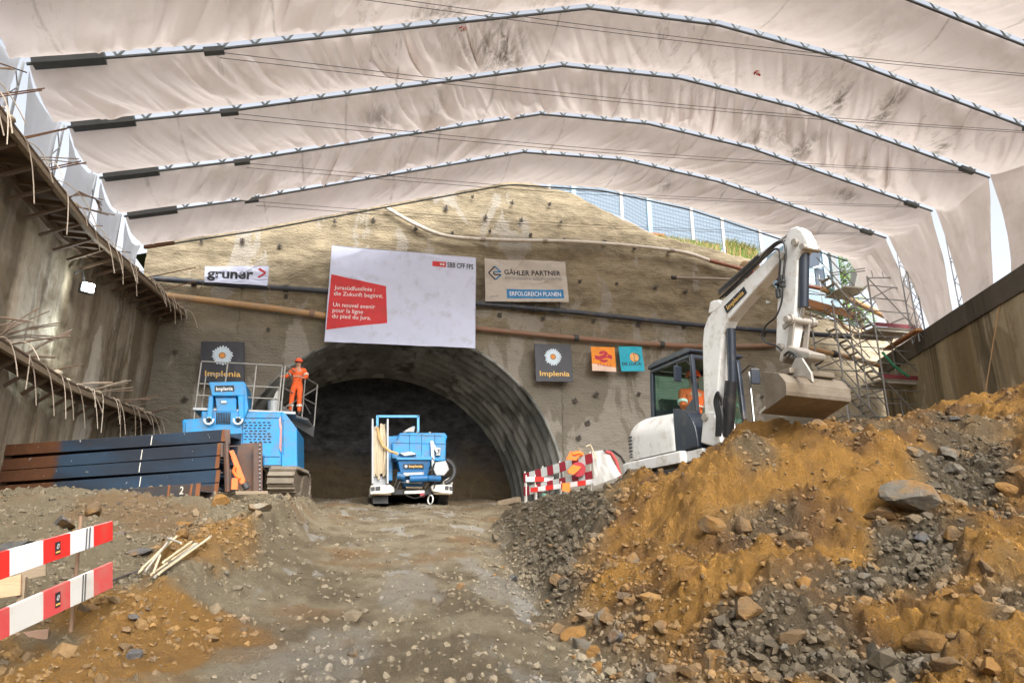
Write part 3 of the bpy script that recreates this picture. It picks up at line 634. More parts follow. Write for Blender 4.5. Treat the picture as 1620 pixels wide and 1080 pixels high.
tn = ['roof truss across the top right corner of the picture', 'lattice roof truss whose ridge reaches the top edge of the picture', 'second full lattice roof truss below the top edge', 'third full lattice roof truss, above the headwall banners', 'rearmost lattice roof truss, slimmest in the picture']
M_TRUSS = plain('truss steel', (.11, .125, .13), .5, .4, .25, 4); M_ALU = plain('aluminium rail', (.55, .58, .57), .4, .5, .12, 4); M_CABLE = plain('tie rod steel', (.06, .05, .05), .6, .3, .2, 5)
for k, Y in enumerate(TY[1:6]):
    r = thing('roof_truss', tn[k], 'truss', (PROF[0][0], Y, PROF[0][1]), 'lattice trusses of the tent roof')
    low = [Vector((x, Y, z - .02)) for x, z in PROF]; top = [p + Vector((0, 0, .52)) for p in low]
    for nm_, pts, mt, w_, h_ in (('bottom_chord', low, M_TRUSS, .07, .06), ('top_chord', top, M_TRUSS, .07, .07)):
        m = MB()
        for a, b in zip(pts[:-1], pts[1:]): m.bar(a, b, w_ * .7, h_ * .75)
        m.build(nm_, mt, r)
    m = MB()
    for a, b in zip(top[:-1], top[1:]): m.bar(a + Vector((0, 0, .06)), b + Vector((0, 0, .06)), .2, .03)
    m.build('sheet_rail', M_ALU, r)
    m = MB(); s = .3; up = False
    while s < seg[-1] - .35:
        x0, z0 = prof_at(s); x1, z1 = prof_at(s + .35)
        m.tube([(x0, Y, z0 + (.5 if up else 0)), (x1, Y, z1 + (0 if up else .5))], .03, 6); up = not up; s += .35
    m.build('lacing', M_TRUSS, r)
    m = MB(); m.box((-6.2, Y, 9.92), (1.35, .24, .24), (0, -.27, 0)); m.build('gusset', M_TRUSS, r)
    m = MB(); m.box((-3.45, Y, 10.62), (.42, .16, .12), (0, -.27, 0)); m.build('gusset', M_TRUSS, r)
    m = MB(); m.box((18.9, Y, 11.95), (.5, .16, .12), (0, .22, 0)); m.build('gusset', M_TRUSS, r)
    for dz in (0, -.14):
        a = Vector((-3.3, Y - .06, 10.56 + dz)); b = Vector((18.8, Y - .06, 11.85 + dz * .4))
        m = MB(); m.tube([a.lerp(b, q / 10) - Vector((0, 0, .22 * math.sin(math.pi * q / 10))) for q in range(11)], .0075, 5); m.build('tie_rod', M_CABLE, r)
    for xs_, zb_ in ((-7.25, 7.6), (20.45, 7.6)):
        m = MB(); zt_ = 9.8 if xs_ < 0 else 11.9
        for dx, dy in ((-.16, -.16), (.16, -.16), (.16, .16), (-.16, .16)): m.cyl((xs_ + dx, Y + dy, zb_), (xs_ + dx, Y + dy, zt_), .03, n=6)
        z = zb_; i = 0
        while z < zt_ - .4:
            sg = 1 if i % 2 else -1
            m.tube([(xs_ - .16 * sg, Y - .16, z), (xs_ + .16 * sg, Y - .16, z + .4)], .014, 5); m.tube([(xs_ - .16, Y - .16 * sg, z), (xs_ - .16, Y + .16 * sg, z + .4)], .014, 5); m.tube([(xs_ + .16, Y - .16 * sg, z), (xs_ + .16, Y + .16 * sg, z + .4)], .014, 5); z += .4; i += 1
        m.build('lattice_leg', M_STEEL, r)
m = MB(); ex, ez = prof_at(np.linspace(0, seg[-1], 60)); m.tube([(a, 23.42, b - .03) for a, b in zip(ex, ez)], .03, 6)
o = m.build('edge_tube', M_TRUSS); tag(o, 'thin tube in the hem of the rearmost roof sheet', 'tube')
m = MB(); m.bar(at(228, 391, 23.2), at(276, 384, 23.2), .1, .1); o = m.build('purlin_end', M_RUSTY); tag(o, 'short dark steel bar under the rear edge of the roof at left', 'beam')
# tufts of warning tape on the tie rods
M_TRED = plain('red tape', (.62, .03, .03), .5); M_TWHITE = plain('white tape', (.75, .72, .70), .5)
def tuft(px, py, Y, s, label):
    c = at(px, py, Y); r = thing('tape_tuft', label, 'warning tape', c, 'tufts of warning tape under the roof')
    for nm_, mt, off in (('red_tape', M_TRED, 0), ('white_tape', M_TWHITE, 1.1)):
        m = MB()
        for i in range(6):
            a = off + i * 1.05; q = c + Vector((math.cos(a) * s * .5, math.sin(a) * .05, -s * (.3 + .6 * random.random()) + s * .4))
            m.bar(c + Vector((0, 0, random.uniform(-.3, .3) * s)), q, .05, .012, (math.cos(a), .4, .3))
        m.build(nm_, mt, r)
tuft(733, 46, 14.05, .22, 'red and white tape tuft tied under the stained roof patch at the top')
tuft(1197, 114, 14.6, .20, 'red and white tape tuft hanging alone right of the ridge')
tuft(1411, 205, 16.3, .10, 'small left tape tuft of the pair on the right tie rod')
tuft(1440, 206, 16.3, .12, 'small right tape tuft of the pair on the right tie rod')

# ------------------------------------------------------------------ banners with their writing
def text_geo(txt, bold=0.0, spacing=1.0):
    cu = bpy.data.curves.new('t', 'FONT'); cu.body = txt; cu.size = 1; cu.offset = bold; cu.resolution_u = 3; cu.space_character = spacing
    o = bpy.data.objects.new('t', cu); COL.objects.link(o); dg = bpy.context.evaluated_depsgraph_get(); me = bpy.data.meshes.new_from_object(o.evaluated_get(dg))
    bm = bmesh.new(); bm.from_mesh(me); bmesh.ops.triangulate(bm, faces=bm.faces); bm.to_mesh(me); bm.free()
    v = np.array([p.co[:] for p in me.vertices]); f = [tuple(p.vertices) for p in me.polygons]
    bpy.data.objects.remove(o); bpy.data.curves.remove(cu); bpy.data.meshes.remove(me)
    v[:, 0] -= v[:, 0].min(); return v, f
ROPE = plain('rope', (.30, .26, .20), .8)
class Sheet:
    """a flat sign or slack banner between four corners; u, v in 0..1 (v up)"""
    def __init__(s, name, label, cat, tl, tr, br, bl, mat, amp=0.0, seed=0, thick=.008, group=None, frame=None):
        s.c = [Vector(p) for p in (bl, br, tr, tl)]; s.amp = amp; s.seed = seed
        s.W = ((s.c[1] - s.c[0]).length + (s.c[2] - s.c[3]).length) / 2; s.H = ((s.c[3] - s.c[0]).length + (s.c[2] - s.c[1]).length) / 2
        s.nrm = (s.c[1] - s.c[0]).cross(s.c[3] - s.c[0]).normalized()
        if s.nrm.y > 0: s.nrm = -s.nrm
        s.root = thing(name, label, cat, (s.c[0] + s.c[1]) / 2, group)
        n = 90; U, Vv = np.meshgrid(np.linspace(0, 1, n), np.linspace(0, 1, n), indexing='ij')
        P = s.pts(U.ravel(), Vv.ravel(), 0); Q = s.pts(U.ravel(), Vv.ravel(), -thick); F_ = gridfaces(n, n)
        ed = [i * n for i in range(n)] + [(n - 1) * n + j for j in range(1, n)] + [i * n + n - 1 for i in range(n - 2, -1, -1)] + list(range(n - 2, 0, -1))
        E_ = np.array([(ed[i], ed[(i + 1) % len(ed)], ed[(i + 1) % len(ed)] + n * n, ed[i] + n * n) for i in range(len(ed))])
        if s.W > 1.2 and amp > .03:
            for (u_, v_), (du, dv) in (((0, 1), (-.28, .25)), ((1, 1), (.28, .25)), ((0, 0), (-.25, -.22)), ((1, 0), (.25, -.22)), ((.5, 1), (.05, .3))):
                p_ = Vector(s.pts([u_], [v_], 0)[0]); m = MB(); m.tube([p_, p_ + Vector((du, .45, dv))], .010, 5); m.build('rope', ROPE, s.root)
        np_mesh('sheet', np.concatenate([P, Q]), np.concatenate([F_, F_[:, ::-1] + n * n, E_]), mat, s.root)
    def pts(s, u, v, off):
        u = np.asarray(u, float)[:, None]; v = np.asarray(v, float)[:, None]; b, r, t, l = [np.array(q) for q in s.c]
        P = (b * (1 - u) + r * u) * (1 - v) + (l * (1 - u) + t * u) * v
        if s.amp:
            w_ = fbm(u[:, 0] * 2.2 + v[:, 0] * 1.5 + s.seed, v[:, 0] * 1.2 - u[:, 0], 201 + s.seed, 3) + .5 * np.maximum(0, 1 - np.abs(fbm(u[:, 0] * 3 - v[:, 0] * 2 + s.seed, v[:, 0] * 2 + u[:, 0], 207, 2)) * 4) * .6
            P = P + np.array(s.nrm)[None] * (s.amp * w_)[:, None]
        return P + np.array(s.nrm)[None] * off
    def poly(s, name, uv, mat, off=.006, parent=None, n=60):
        if len(uv) == 4:
            a, b = np.meshgrid(np.linspace(0, 1, n), np.linspace(0, 1, n), indexing='ij'); a = a.ravel()[:, None]; b = b.ravel()[:, None]; q = np.array(uv, float)
            p = (q[0] * (1 - a) + q[1] * a) * (1 - b) + (q[3] * (1 - a) + q[2] * a) * b
            return np_mesh(name, s.pts(p[:, 0], p[:, 1], off), gridfaces(n, n), mat, parent or s.root)
        q = np.array(uv, float); m = MB(); m.add([Vector(p) for p in s.pts(q[:, 0], q[:, 1], off)], [tuple(range(len(q)))]); return m.build(name, mat, parent or s.root)
    def text(s, name, txt, u, v, h, mat, width=None, bold=.012, off=.010, rot=0, spacing=1.0, align='l'):
        g_, f = text_geo(txt, bold, spacing); k = h / .70; x = g_[:, 0] * k; y = g_[:, 1] * k
        if width: x = x * (width / x.max())
        if align == 'c': x = x - x.max() / 2
        P = s.pts(u + x / s.W, v + y / s.H, off); me = bpy.data.meshes.new(name); me.from_pydata([tuple(p) for p in P], [], f); me.update(); return link(name, me, mat, s.root)
    def daisy(s, u, v, rad, wm, om, n=21, off=.010):
        m = MB()
        for i in range(n):
            a = 2 * math.pi * i / n; R_ = rad * (.92 + .12 * random.random())
            pl_ = [(.2, -.05), (.5, -.10), (.85, -.115), (1.0, -.04), (.97, .03), (.9, .10), (.5, .10), (.2, .05)]
            q = np.array([(u + (R_ * (p * math.cos(a) - t_ * math.sin(a))) / s.W, v + (R_ * (p * math.sin(a) + t_ * math.cos(a))) / s.H) for p, t_ in pl_])
            m.add([Vector(p) for p in s.pts(q[:, 0], q[:, 1], off + .0012 * (i % 3))], [tuple(range(len(q)))])
        d = m.build('daisy_petals', wm, s.root)
        for nm_, rr, oo, mt in (('daisy_rim', .33, .015, om[0]), ('daisy_heart', .25, .018, om[1])):
            q = np.array([(u + rad * rr * math.cos(t_) / s.W, v + rad * rr * math.sin(t_) / s.H) for t_ in np.linspace(0, 6.283, 20)[:-1]])
            m = MB(); m.add([Vector(p) for p in s.pts(q[:, 0], q[:, 1], oo)], [tuple(range(len(q)))]); m.build(nm_, mt, s.root)
fl = lambda nm_, c, r_=.6: plain(nm_, c, r_, 0, .05, 5, (min(1, c[0] * .7 + .02), min(1, c[1] * .68 + .02), min(1, c[2] * .64 + .02)), .25)
B_WHITE = fl('banner white', (.62, .67, .86)); B_RED = fl('banner red', (.62, .03, .035)); B_GREY = fl('banner cream', (.50, .46, .41)); B_NAVY = fl('sign navy', (.022, .024, .034), .45)
I_BLACK = fl('lettering black', (.02, .02, .026)); I_WHITE = fl('lettering white', (.80, .80, .80)); I_YEL = fl('lettering yellow', (.80, .50, .13)); B_BLUE = fl('banner blue', (.015, .20, .46)); I_RED = fl('lettering red', (.50, .02, .05))
D_WHITE = fl('petal white', (.62, .74, .84)); D_OR = fl('heart orange', (.75, .30, .05)); D_BR = fl('heart rim brown', (.28, .14, .07)); B_OR = fl('sign orange', (.85, .28, .01)); B_TEAL = fl('sign teal', (.01, .40, .55)); B_PINK = fl('washed out foot', (.80, .58, .46)); I_GREY = fl('lettering grey', (.26, .26, .27))
YB = 24.52
S = Sheet('banner', 'big white and red railway banner hanging over the crown of the tunnel mouth', 'banner', at(525, 387, YB), at(753, 408, YB), at(752, 551, YB), at(513, 540, YB), B_WHITE, .09, 1)
S.poly('red_field', [(.006, .118), (.398, .215), (.378, .60), (.012, .688)], B_RED)
for i, (t_, v) in enumerate((('Jurasüdfusslinie :', .535), ('die Zukunft beginnt.', .472), ('Un nouvel avenir', .355), ('pour la ligne', .296), ('du pied du Jura.', .237))):
    S.text('lettering', t_, .038 + .0 * i, v, .15, I_WHITE, bold=.006, rot=0)
S.poly('logo_field', [(.690, .862), (.785, .862), (.785, .918), (.690, .918)], B_RED, .007)
q = [(.742, .890), (.751, .910), (.751, .896), (.766, .896), (.766, .910), (.776, .890), (.766, .870), (.766, .884), (.751, .884), (.751, .870)]; S.poly('double_arrow', q, I_WHITE, .012)
S.text('lettering', 'SBB CFF FFS', .795, .862, .20, I_BLACK, width=.185 * S.W, bold=.02)
S = Sheet('banner', 'small white banner lettered gruner, tied above the black pipe on the left', 'banner', at(324, 421, YB), at(426, 421, YB), at(423, 452, YB), at(323, 445, YB), B_WHITE, .07, 2)
S.text('lettering', 'gruner', .04, .30, .36, I_BLACK, width=.72 * S.W, bold=.03)
S.poly('arrow_head', [(.83, .80), (.955, .60), (.955, .70), (.85, .92)], I_RED, .010, n=3); S.poly('arrow_head', [(.83, .44), (.85, .38), (.955, .60), (.955, .70)], I_RED, .010, n=3)
S = Sheet('banner', 'cream coloured banner of a planning office right of the big white banner', 'banner', at(766, 409, YB), at(894, 414, YB), at(900, 478, YB), at(768, 476, YB), B_GREY, .09, 3)
S.text('lettering', 'GÄHLER PARTNER', .235, .635, .20, I_BLACK, width=.69 * S.W, bold=.022); S.text('lettering', 'INTEGRIERTE BAUPLANUNG', .245, .525, .11, I_GREY, width=.69 * S.W, bold=.008)
S.poly('blue_field', [(.255, .075), (.945, .085), (.942, .30), (.255, .29)], B_BLUE); S.text('lettering', 'ERFOLGREICH PLANEN', .29, .135, .18, I_WHITE, width=.62 * S.W, bold=.008); S.text('lettering', 'gpag.ch', .06, .10, .07, I_GREY)
ou = [(.045, .655), (.118, .80), (.195, .665), (.170, .665), (.118, .765), (.068, .655), (.125, .525), (.165, .615), (.115, .615), (.115, .69), (.195, .69)]
for a, b in (((.045, .655), (.120, .81)), ((.120, .81), (.195, .685)), ((.045, .655), (.125, .50)), ((.125, .50), (.195, .62)), ((.195, .62), (.108, .62)), ((.108, .62), (.108, .685)), ((.108, .685), (.195, .685))):
    d = np.array([(b[0] - a[0]) * S.W, (b[1] - a[1]) * S.H]); d /= np.hypot(*d); nn = np.array([-d[1] / S.W, d[0] / S.H]) * .025; S.poly('emblem', [np.array(a) - nn, np.array(b) - nn, np.array(b) + nn, np.array(a) + nn], I_BLACK if b[0] != .195 else B_BLUE, .011, n=3)
for lab, cs, hh in (('dark square daisy sign left of the tunnel, behind the platform railing of the drill rig', ((318, 540), (387, 541), (387, 606), (316, 604)), 0), ('dark square daisy sign on the headwall right of the tunnel mouth', ((845, 544), (903, 545), (907, 604), (848, 603)), 1)):
    S = Sheet('daisy_sign', lab, 'sign', *[at(*c, YB) for c in cs], B_NAVY, .012, 5 + hh, .02, 'dark daisy signs beside the tunnel')
    S.daisy(.49, .66, .34, D_WHITE, (D_BR, D_OR)); S.text('lettering', 'Implenia', .11, .15, .19, I_YEL, width=.80 * S.W, bold=.016)
S = Sheet('orange_sign', 'small orange sign with a red wave emblem and a washed out foot', 'sign', at(935, 548, YB), at(972, 549, YB), at(975, 588, YB), at(937, 586, YB), B_OR, .02, 8, .01)
S.poly('faded_foot', [(.0, .0), (1, .0), (1, .17), (0, .30)], B_PINK)
def wave(v0, v1, u0, u1): 
    t_ = np.linspace(0, 1, 12); return [(u0 + (u1 - u0) * a, v0 + .045 * math.sin(6.28 * a + 3.4)) for a in t_] + [(u0 + (u1 - u0) * a, v1 + .045 * math.sin(6.28 * a + 3.4)) for a in t_[::-1]]
S.poly('emblem_band', wave(.50, .66, .14, .86), I_RED, .01)
S.poly('emblem_cap', [(.5 + .19 * math.cos(a), .70 + .14 * math.sin(a)) for a in np.linspace(.0, 3.14, 14)], I_RED, .01); S.poly('emblem_cap', [(.5 + .17 * math.cos(a), .465 - .11 * math.sin(a)) for a in np.linspace(.0, 3.14, 14)], I_RED, .01)
S.text('lettering', 'TNLLS', .2, .19, .10, I_RED, width=.62 * S.W, bold=.0)
S = Sheet('teal_sign', 'small teal sign with an orange disc, rightmost on the headwall', 'sign', at(978, 548, YB), at(1015, 548, YB), at(1020, 587, YB), at(983, 587, YB), B_TEAL, .03, 9, .01)
S.poly('orange_disc', [(.62 + .19 * math.cos(a), .56 + .19 * math.sin(a)) for a in np.linspace(0, 6.283, 24)[:-1]], plain('disc orange', (.80, .42, .14), .6), .009)
S.text('lettering', 'D', .60, .38, .36, I_BLACK, width=.28 * S.W, bold=-.02, off=.013); S.text('lettering', 'DE LUCA', .07, .24, .12, I_BLACK, width=.82 * S.W, bold=.02)

# ------------------------------------------------------------------ pipes and cables on the headwall
def pipe(name, pix, r, mat, label, Y=24.74, cat='pipe', n=10, couplings=(), cm=None):
    P = [at(px, py, Y if not isinstance(Y, list) else Y[i]) for i, (px, py) in enumerate(pix)]
    Q = []
    for i in range(len(P) - 1):
        p0, p1, p2, p3 = P[max(i - 1, 0)], P[i], P[i + 1], P[min(i + 2, len(P) - 1)]
        for t_ in np.linspace(0, 1, 9)[:-1]: Q.append(.5 * ((2 * p1) + (p2 - p0) * t_ + (2 * p0 - 5 * p1 + 4 * p2 - p3) * t_ * t_ + (3 * p1 - p0 - 3 * p2 + p3) * t_ ** 3))
    Q.append(P[-1]); rt = thing(name, label, cat, P[0]); m = MB(); m.tube(Q, r, n); m.build('tube', mat, rt, smooth=True)
    for px, py in couplings:
        c = at(px, py, Y if not isinstance(Y, list) else Y[0]); i = min(range(len(Q)), key=lambda j: (Q[j] - c).length); d = (Q[min(i + 1, len(Q) - 1)] - Q[max(i - 1, 0)]).normalized()
        m = MB(); m.cyl(Q[i] - d * .09, Q[i] + d * .09, r * 1.35, n=12); m.build('coupling', cm or M_DKSTEEL, rt)
    return rt
P_BLACK = plain('black polyethylene', (.035, .042, .06), .4, 0, .2, 3, (.11, .10, .085), .35); P_BROWN = plain('brown duct', (.25, .135, .085), .55, 0, .2, 3, (.22, .18, .13)); P_TAN = plain('tan duct', (.46, .27, .12), .5, 0, .15, 3, (.30, .24, .17))
P_WHITE = plain('pale hose', (.62, .57, .50), .55, 0, .1, 3, (.36, .30, .22), .4); P_RED = plain('red brown pipe', (.27, .085, .05), .5, 0, .2, 3, (.2, .15, .1)); P_GREY = plain('grey pipe', (.33, .28, .23), .55, 0, .15, 4)
pipe('water_pipe', [(240, 440), (360, 450), (520, 461), (752, 480), (900, 493), (1060, 510), (1200, 522), (1345, 533)], .10, P_BLACK, 'long black pipe running across the headwall behind the banners', couplings=[(450, 455), (700, 476), (818, 484), (850, 487), (878, 490), (1290, 527)])
pipe('air_duct', [(262, 468), (350, 478), (440, 489), (516, 500)], .12, P_TAN, 'ochre pipe at left below the black pipe, ending behind the big banner', couplings=[(497, 497)], cm=P_BROWN)
pipe('air_duct', [(752, 519), (860, 530), (1000, 542), (1120, 548), (1230, 546)], .10, P_BROWN, 'brown pipe below the black pipe, right of the big banner', couplings=[(905, 534), (1040, 544)])
pipe('air_duct', [(1275, 550), (1320, 560), (1362, 570), (1400, 580)], .11, P_TAN, 'tan pipe leading from the excavator bucket towards the scaffold stair', Y=24.6, couplings=[(1322, 561)])
pipe('concrete_hose', [(610, 328), (660, 356), (710, 374), (800, 380), (900, 382), (1000, 389), (1080, 399), (1125, 413)], .075, P_WHITE, 'pale hose sagging across the top of the headwall', couplings=[(760, 378), (860, 381), (1060, 397)], cm=P_GREY)
pipe('drain_pipe', [(1122, 412), (1180, 427), (1260, 448), (1305, 458)], .085, P_RED, 'red brown pipe continuing the pale hose downhill to the right')
pipe('drain_pipe', [(1300, 457), (1345, 474), (1400, 500)], .12, P_TAN, 'tan pipe with a green coupling near the head of the scaffold stair', Y=24.2, couplings=[(1312, 461)], cm=plain('green coupling', (.03, .16, .09), .5))
pipe('drain_pipe', [(1066, 439), (1130, 441), (1215, 444)], .06, P_GREY, 'thin grey pipe under the pale hose, its open end to the left', couplings=[(1068, 439)])
pipe('air_duct', [(1270, 487), (1300, 492), (1325, 505), (1342, 522), (1370, 530)], .05, P_TAN, 'thin tan hose drooping below the planks at the scaffold', Y=24.3)
pipe('cable', [(1270, 496), (1320, 508), (1372, 522)], .018, M_CABLE, 'black cable crossing the pale wall left of the scaffold', Y=24.4, cat='cable')
# walkway planks, timber edge
def plankmat(nm_, a, b): 
    n = NT(nm_); c = n.mix(n.noise(3, 6, .6, stretch=(.6, 3, 9)), a, b); n.bsdf(c, .75, 0, n.bump(n.noise(9, 6, .6, stretch=(.4, 4, 9)), .4, .01)); return n.m
M_PLANK = plankmat('orange formwork plank', (.30, .13, .05), (.48, .25, .11)); M_WOOD = plankmat('weathered timber', (.17, .13, .085), (.36, .28, .19)); M_PLY = plankmat('plywood', (.40, .25, .14), (.58, .40, .25)); M_DWOOD = plankmat('dark timber', (.07, .045, .028), (.16, .105, .065))
m = MB(); m.bar(at(1262, 474, 24.1), at(1352, 500, 23.6), .06, .30); o = m.build('formwork_plank', M_PLANK, bevel=.01); tag(o, 'orange formwork plank on edge, leading to the scaffold head', 'plank')
m = MB(); m.bar(at(1262, 469, 24.25), at(1348, 494, 23.8), .05, .08); o = m.build('guard_board', plain('white board', (.6, .57, .52), .6)); tag(o, 'thin white board along the top of the orange formwork plank', 'plank')
a = w0 - wn * .32; tq = (at(1395, 566, 24.0).y, at(1455, 519, 19)); m = MB()
p = onZ(1402, 553, 7.95); q = onZ(1454, 521, 7.95); m.bar(p, q, .25, .10); o = m.build('edge_plank', M_PLANK, bevel=.01); tag(o, 'brown plank on the end of the right capping beam beside the scaffold', 'plank')

# ------------------------------------------------------------------ left wall: walers and their bent-out bars
M_REBAR = plain('bright bent bar', (.50, .42, .34), .6, .2, .25, 8); M_REBAR2 = plain('dull bar', (.22, .17, .13), .75, .2, .3, 8, (.2, .1, .05))
M_WALE = plankmat('wale timber', (.12, .09, .06), (.30, .23, .15))
M_LUMP = plain('mortar lump', (.36, .29, .21), .9, 0, .3, 8, None, .5, .5)
def waler(label, y0, y1, zf, dep, hgt, n_droop, n_stick, seed, up_bundle):
    rd = random.Random(seed); r = thing('waler', label, 'waler', (-6.5, y0, zf(y0)), 'walers on the left wall')
    A = lambda y, dx, dz: Vector((-6.50 + dx, y, zf(y) + dz))
    ky = [y0] + [q for q in (16, 17, 23.5) if y0 < q < y1] + [y1]; run = lambda m, dx, dz, w_, h_: [m.bar(A(a, dx, dz), A(b, dx, dz), w_, h_) for a, b in zip(ky[:-1], ky[1:])]
    m = MB(); run(m, dep, .02, .05, .10); m.build('outer_beam', M_WALE, r); m = MB(); run(m, dep + .01, -.055, .10, .02); m.build('outer_flange', M_WALE, r)
    m = MB(); run(m, .06, -.05, .12, .14); m.build('inner_beam', M_DWOOD, r)
    m = MB(); run(m, dep / 2, .11, dep + .05, .04); m.build('board', M_DWOOD, r)
    y = y0 + .2
    while y < y1:
        m = MB(); m.bar(A(y, 0, -.02), A(y + .05, dep, -.02), .08, .1); m.bar(A(y, -.02, -.42), A(y + .03, dep - .04, -.08), .06, .06); m.build('strut', M_DWOOD, r); y += .78
    y = y0 + .1
    while y < y1:
        c = A(y, dep + rd.uniform(-.10, .02), .15); m = MB(); m.sphere(c, rd.uniform(.05, .11), 8, 6, (1, 1.5, .7)); y += rd.uniform(.5, 1.9); m.build('mortar_lump', M_LUMP, r, smooth=True)
    for i in range(n_droop):
        y = y0 + (y1 - y0) * (i + rd.random()) / n_droop; L = rd.uniform(.25, .95); o_ = rd.uniform(.1, .6); sy = rd.uniform(-.1, 1.1)
        p0 = A(y, dep - .02, .1); pts = [p0 + Vector((o_ * t_ ** .9, sy * t_, .12 * math.sin(t_ * 3) - L * t_ ** 2.1)) for t_ in np.linspace(0, 1, 8)]
        m = MB(); m.tube(pts, .010, 5); m.build('bent_bar', M_REBAR, r)
    for i in range(n_stick):
        y = y0 + (y1 - y0) * (i + rd.random()) / n_stick; L = rd.uniform(.5, 1.15); d = Vector((rd.uniform(.55, 1), rd.uniform(.1, .8), rd.uniform(.12, .5))).normalized()
        for j in range(rd.choice([1, 2, 2, 3])):
            e = d + Vector((rd.uniform(-.06, .06), rd.uniform(-.08, .08), rd.uniform(-.06, .06))); p0 = A(y + .03 * j, dep * .5, .14)
            m = MB(); m.tube([p0, p0 + e * L * .5 + Vector((0, 0, .02)), p0 + e * L], .012, 5); m.build('straight_bar', M_REBAR2, r)
    return r
waler('upper timber waler along the top edge of the left wall, with drooping bars', 8.0, 25.4, lambda y: float(wtop(y)), .70, .2, 30, 10, 3, True)
waler('lower timber waler halfway down the left wall, with drooping bars', 11.0, 24.9, lambda y: float(np.interp(y, [10, 17, 26], [3.52, 3.56, 4.28])), .42, .2, 27, 14, 5, False)
def bars(label, starts, r, mat, cat='steel bars'):
    rt = thing('bar_bundle', label, cat, starts[0][0])
    for pts in starts: m = MB(); m.tube(pts, r, 6); m.build('bar', mat, rt)
def fan(px0, py0, Y, ends, n, jit=3):
    return [[at(px0 + random.uniform(-jit, jit), py0 + random.uniform(-jit, jit), Y), at((px0 + e[0]) / 2, (py0 + e[1]) / 2 - 2, Y + e[2] * .5), at(e[0], e[1], Y + e[2])] for e in ends]
XL = lambda px, py: onX(px, py, -6.45)
def wallfan(px0, py0, ends):
    a = XL(px0, py0); out = []
    for ex, ey, dx in ends:
        b = onX(ex, ey, -6.45 + dx); out.append([a + Vector((0, random.uniform(-.05, .05), random.uniform(-.05, .05))), (a + b) / 2 + Vector((0, 0, .05)), b])
    return out
bars('fan of loose bars sticking out of the left wall at the left edge', wallfan(-8, 535, [(62, 487, .5), (78, 492, .5), (95, 510, .5), (92, 514, .45), (60, 520, .4), (85, 532, .4), (90, 538, .4), (22, 506, .3)]), .014, M_REBAR2)
bars('pair of bars sticking up and right out of the left wall above the lower waler', wallfan(38, 563, [(114, 522, .5), (112, 526, .5)]), .02, M_REBAR2)
bars('thin pair of rods over the upper waler, crossing the second side sheet', [[onX(28, 222, -6.3), onX(105, 204, -5.9)], [onX(30, 219, -6.3), onX(106, 203, -5.9)]], .014, M_RUSTY)
bars('rusty bar poking in front of the third side sheet', [[onX(62, 272, -6.3), onX(136, 257, -5.8)], [onX(62, 269, -6.3), onX(128, 255, -5.8)]], .014, M_RUSTY)
bars('curved bundle of dark bars in front of the fourth side sheet', [[onX(100 + i, 312 + i, -6.3), onX(125, 309 - i * 1.2, -6.1), onX(145 + i * 2, 312 + i, -6.0), onX(160 + random.uniform(-3, 3), 316 + i * 4.5, -5.9)] for i in range(6)], .012, M_REBAR2)
bars('two dark rods at the far end of the upper waler against the headwall', [[at(222, 441, 24), at(310, 423, 24.3)], [at(240, 463, 24.2), at(310, 445, 24.5)]], .018, M_RUSTY)
bars('rusty bar at the upper left edge before the first side sheet', [[onX(-4, 99, -6.3), onX(42, 115, -6.2)], [onX(-6, 150, -6.3), onX(70, 140, -6.0)], [onX(-6, 154, -6.3), onX(66, 143, -6.0)]], .013, M_RUSTY)
# floodlight on the left wall
lp = onX(140, 456, -6.2); fr = thing('floodlight', 'lit white floodlight fixed high on the left wall', 'lamp', lp)
m = MB(); m.box(lp + Vector((-.05, .03, 0)), (.16, .30, .24), (0, 0, -.9)); m.build('housing', M_DKSTEEL, fr, bevel=.02)
e = NT('lamp glow'); em = e.n('ShaderNodeEmission'); em.inputs[0].default_value = (.93, 1, .97, 1); em.inputs[1].default_value = 60; e.l(em.outputs[0], e.out.inputs[0])
m = MB(); m.box(lp + Vector((.03, -.09, 0)), (.02, .24, .18), (0, 0, -.9)); m.build('glass', e.m, fr)
m = MB(); m.tube([lp + Vector((-.1, 0, .1)), lp + Vector((-.2, 0, .45)), onX(118, 432, -6.5)], .025, 6); m.build('bracket', M_DKSTEEL, fr)
ld = bpy.data.lights.new('floodlight_beam', 'SPOT'); ld.energy = 450; ld.spot_size = R(150); ld.spot_blend = .8; ld.color = (.9, 1, .95); ld.shadow_soft_size = .15
lo = bpy.data.objects.new('floodlight_beam', ld); COL.objects.link(lo); lo.parent = fr; lo.location = (.10, -.05, 0); lo.rotation_euler = Vector((-.55, .1, .8)).to_track_quat('Z', 'Y').to_euler()

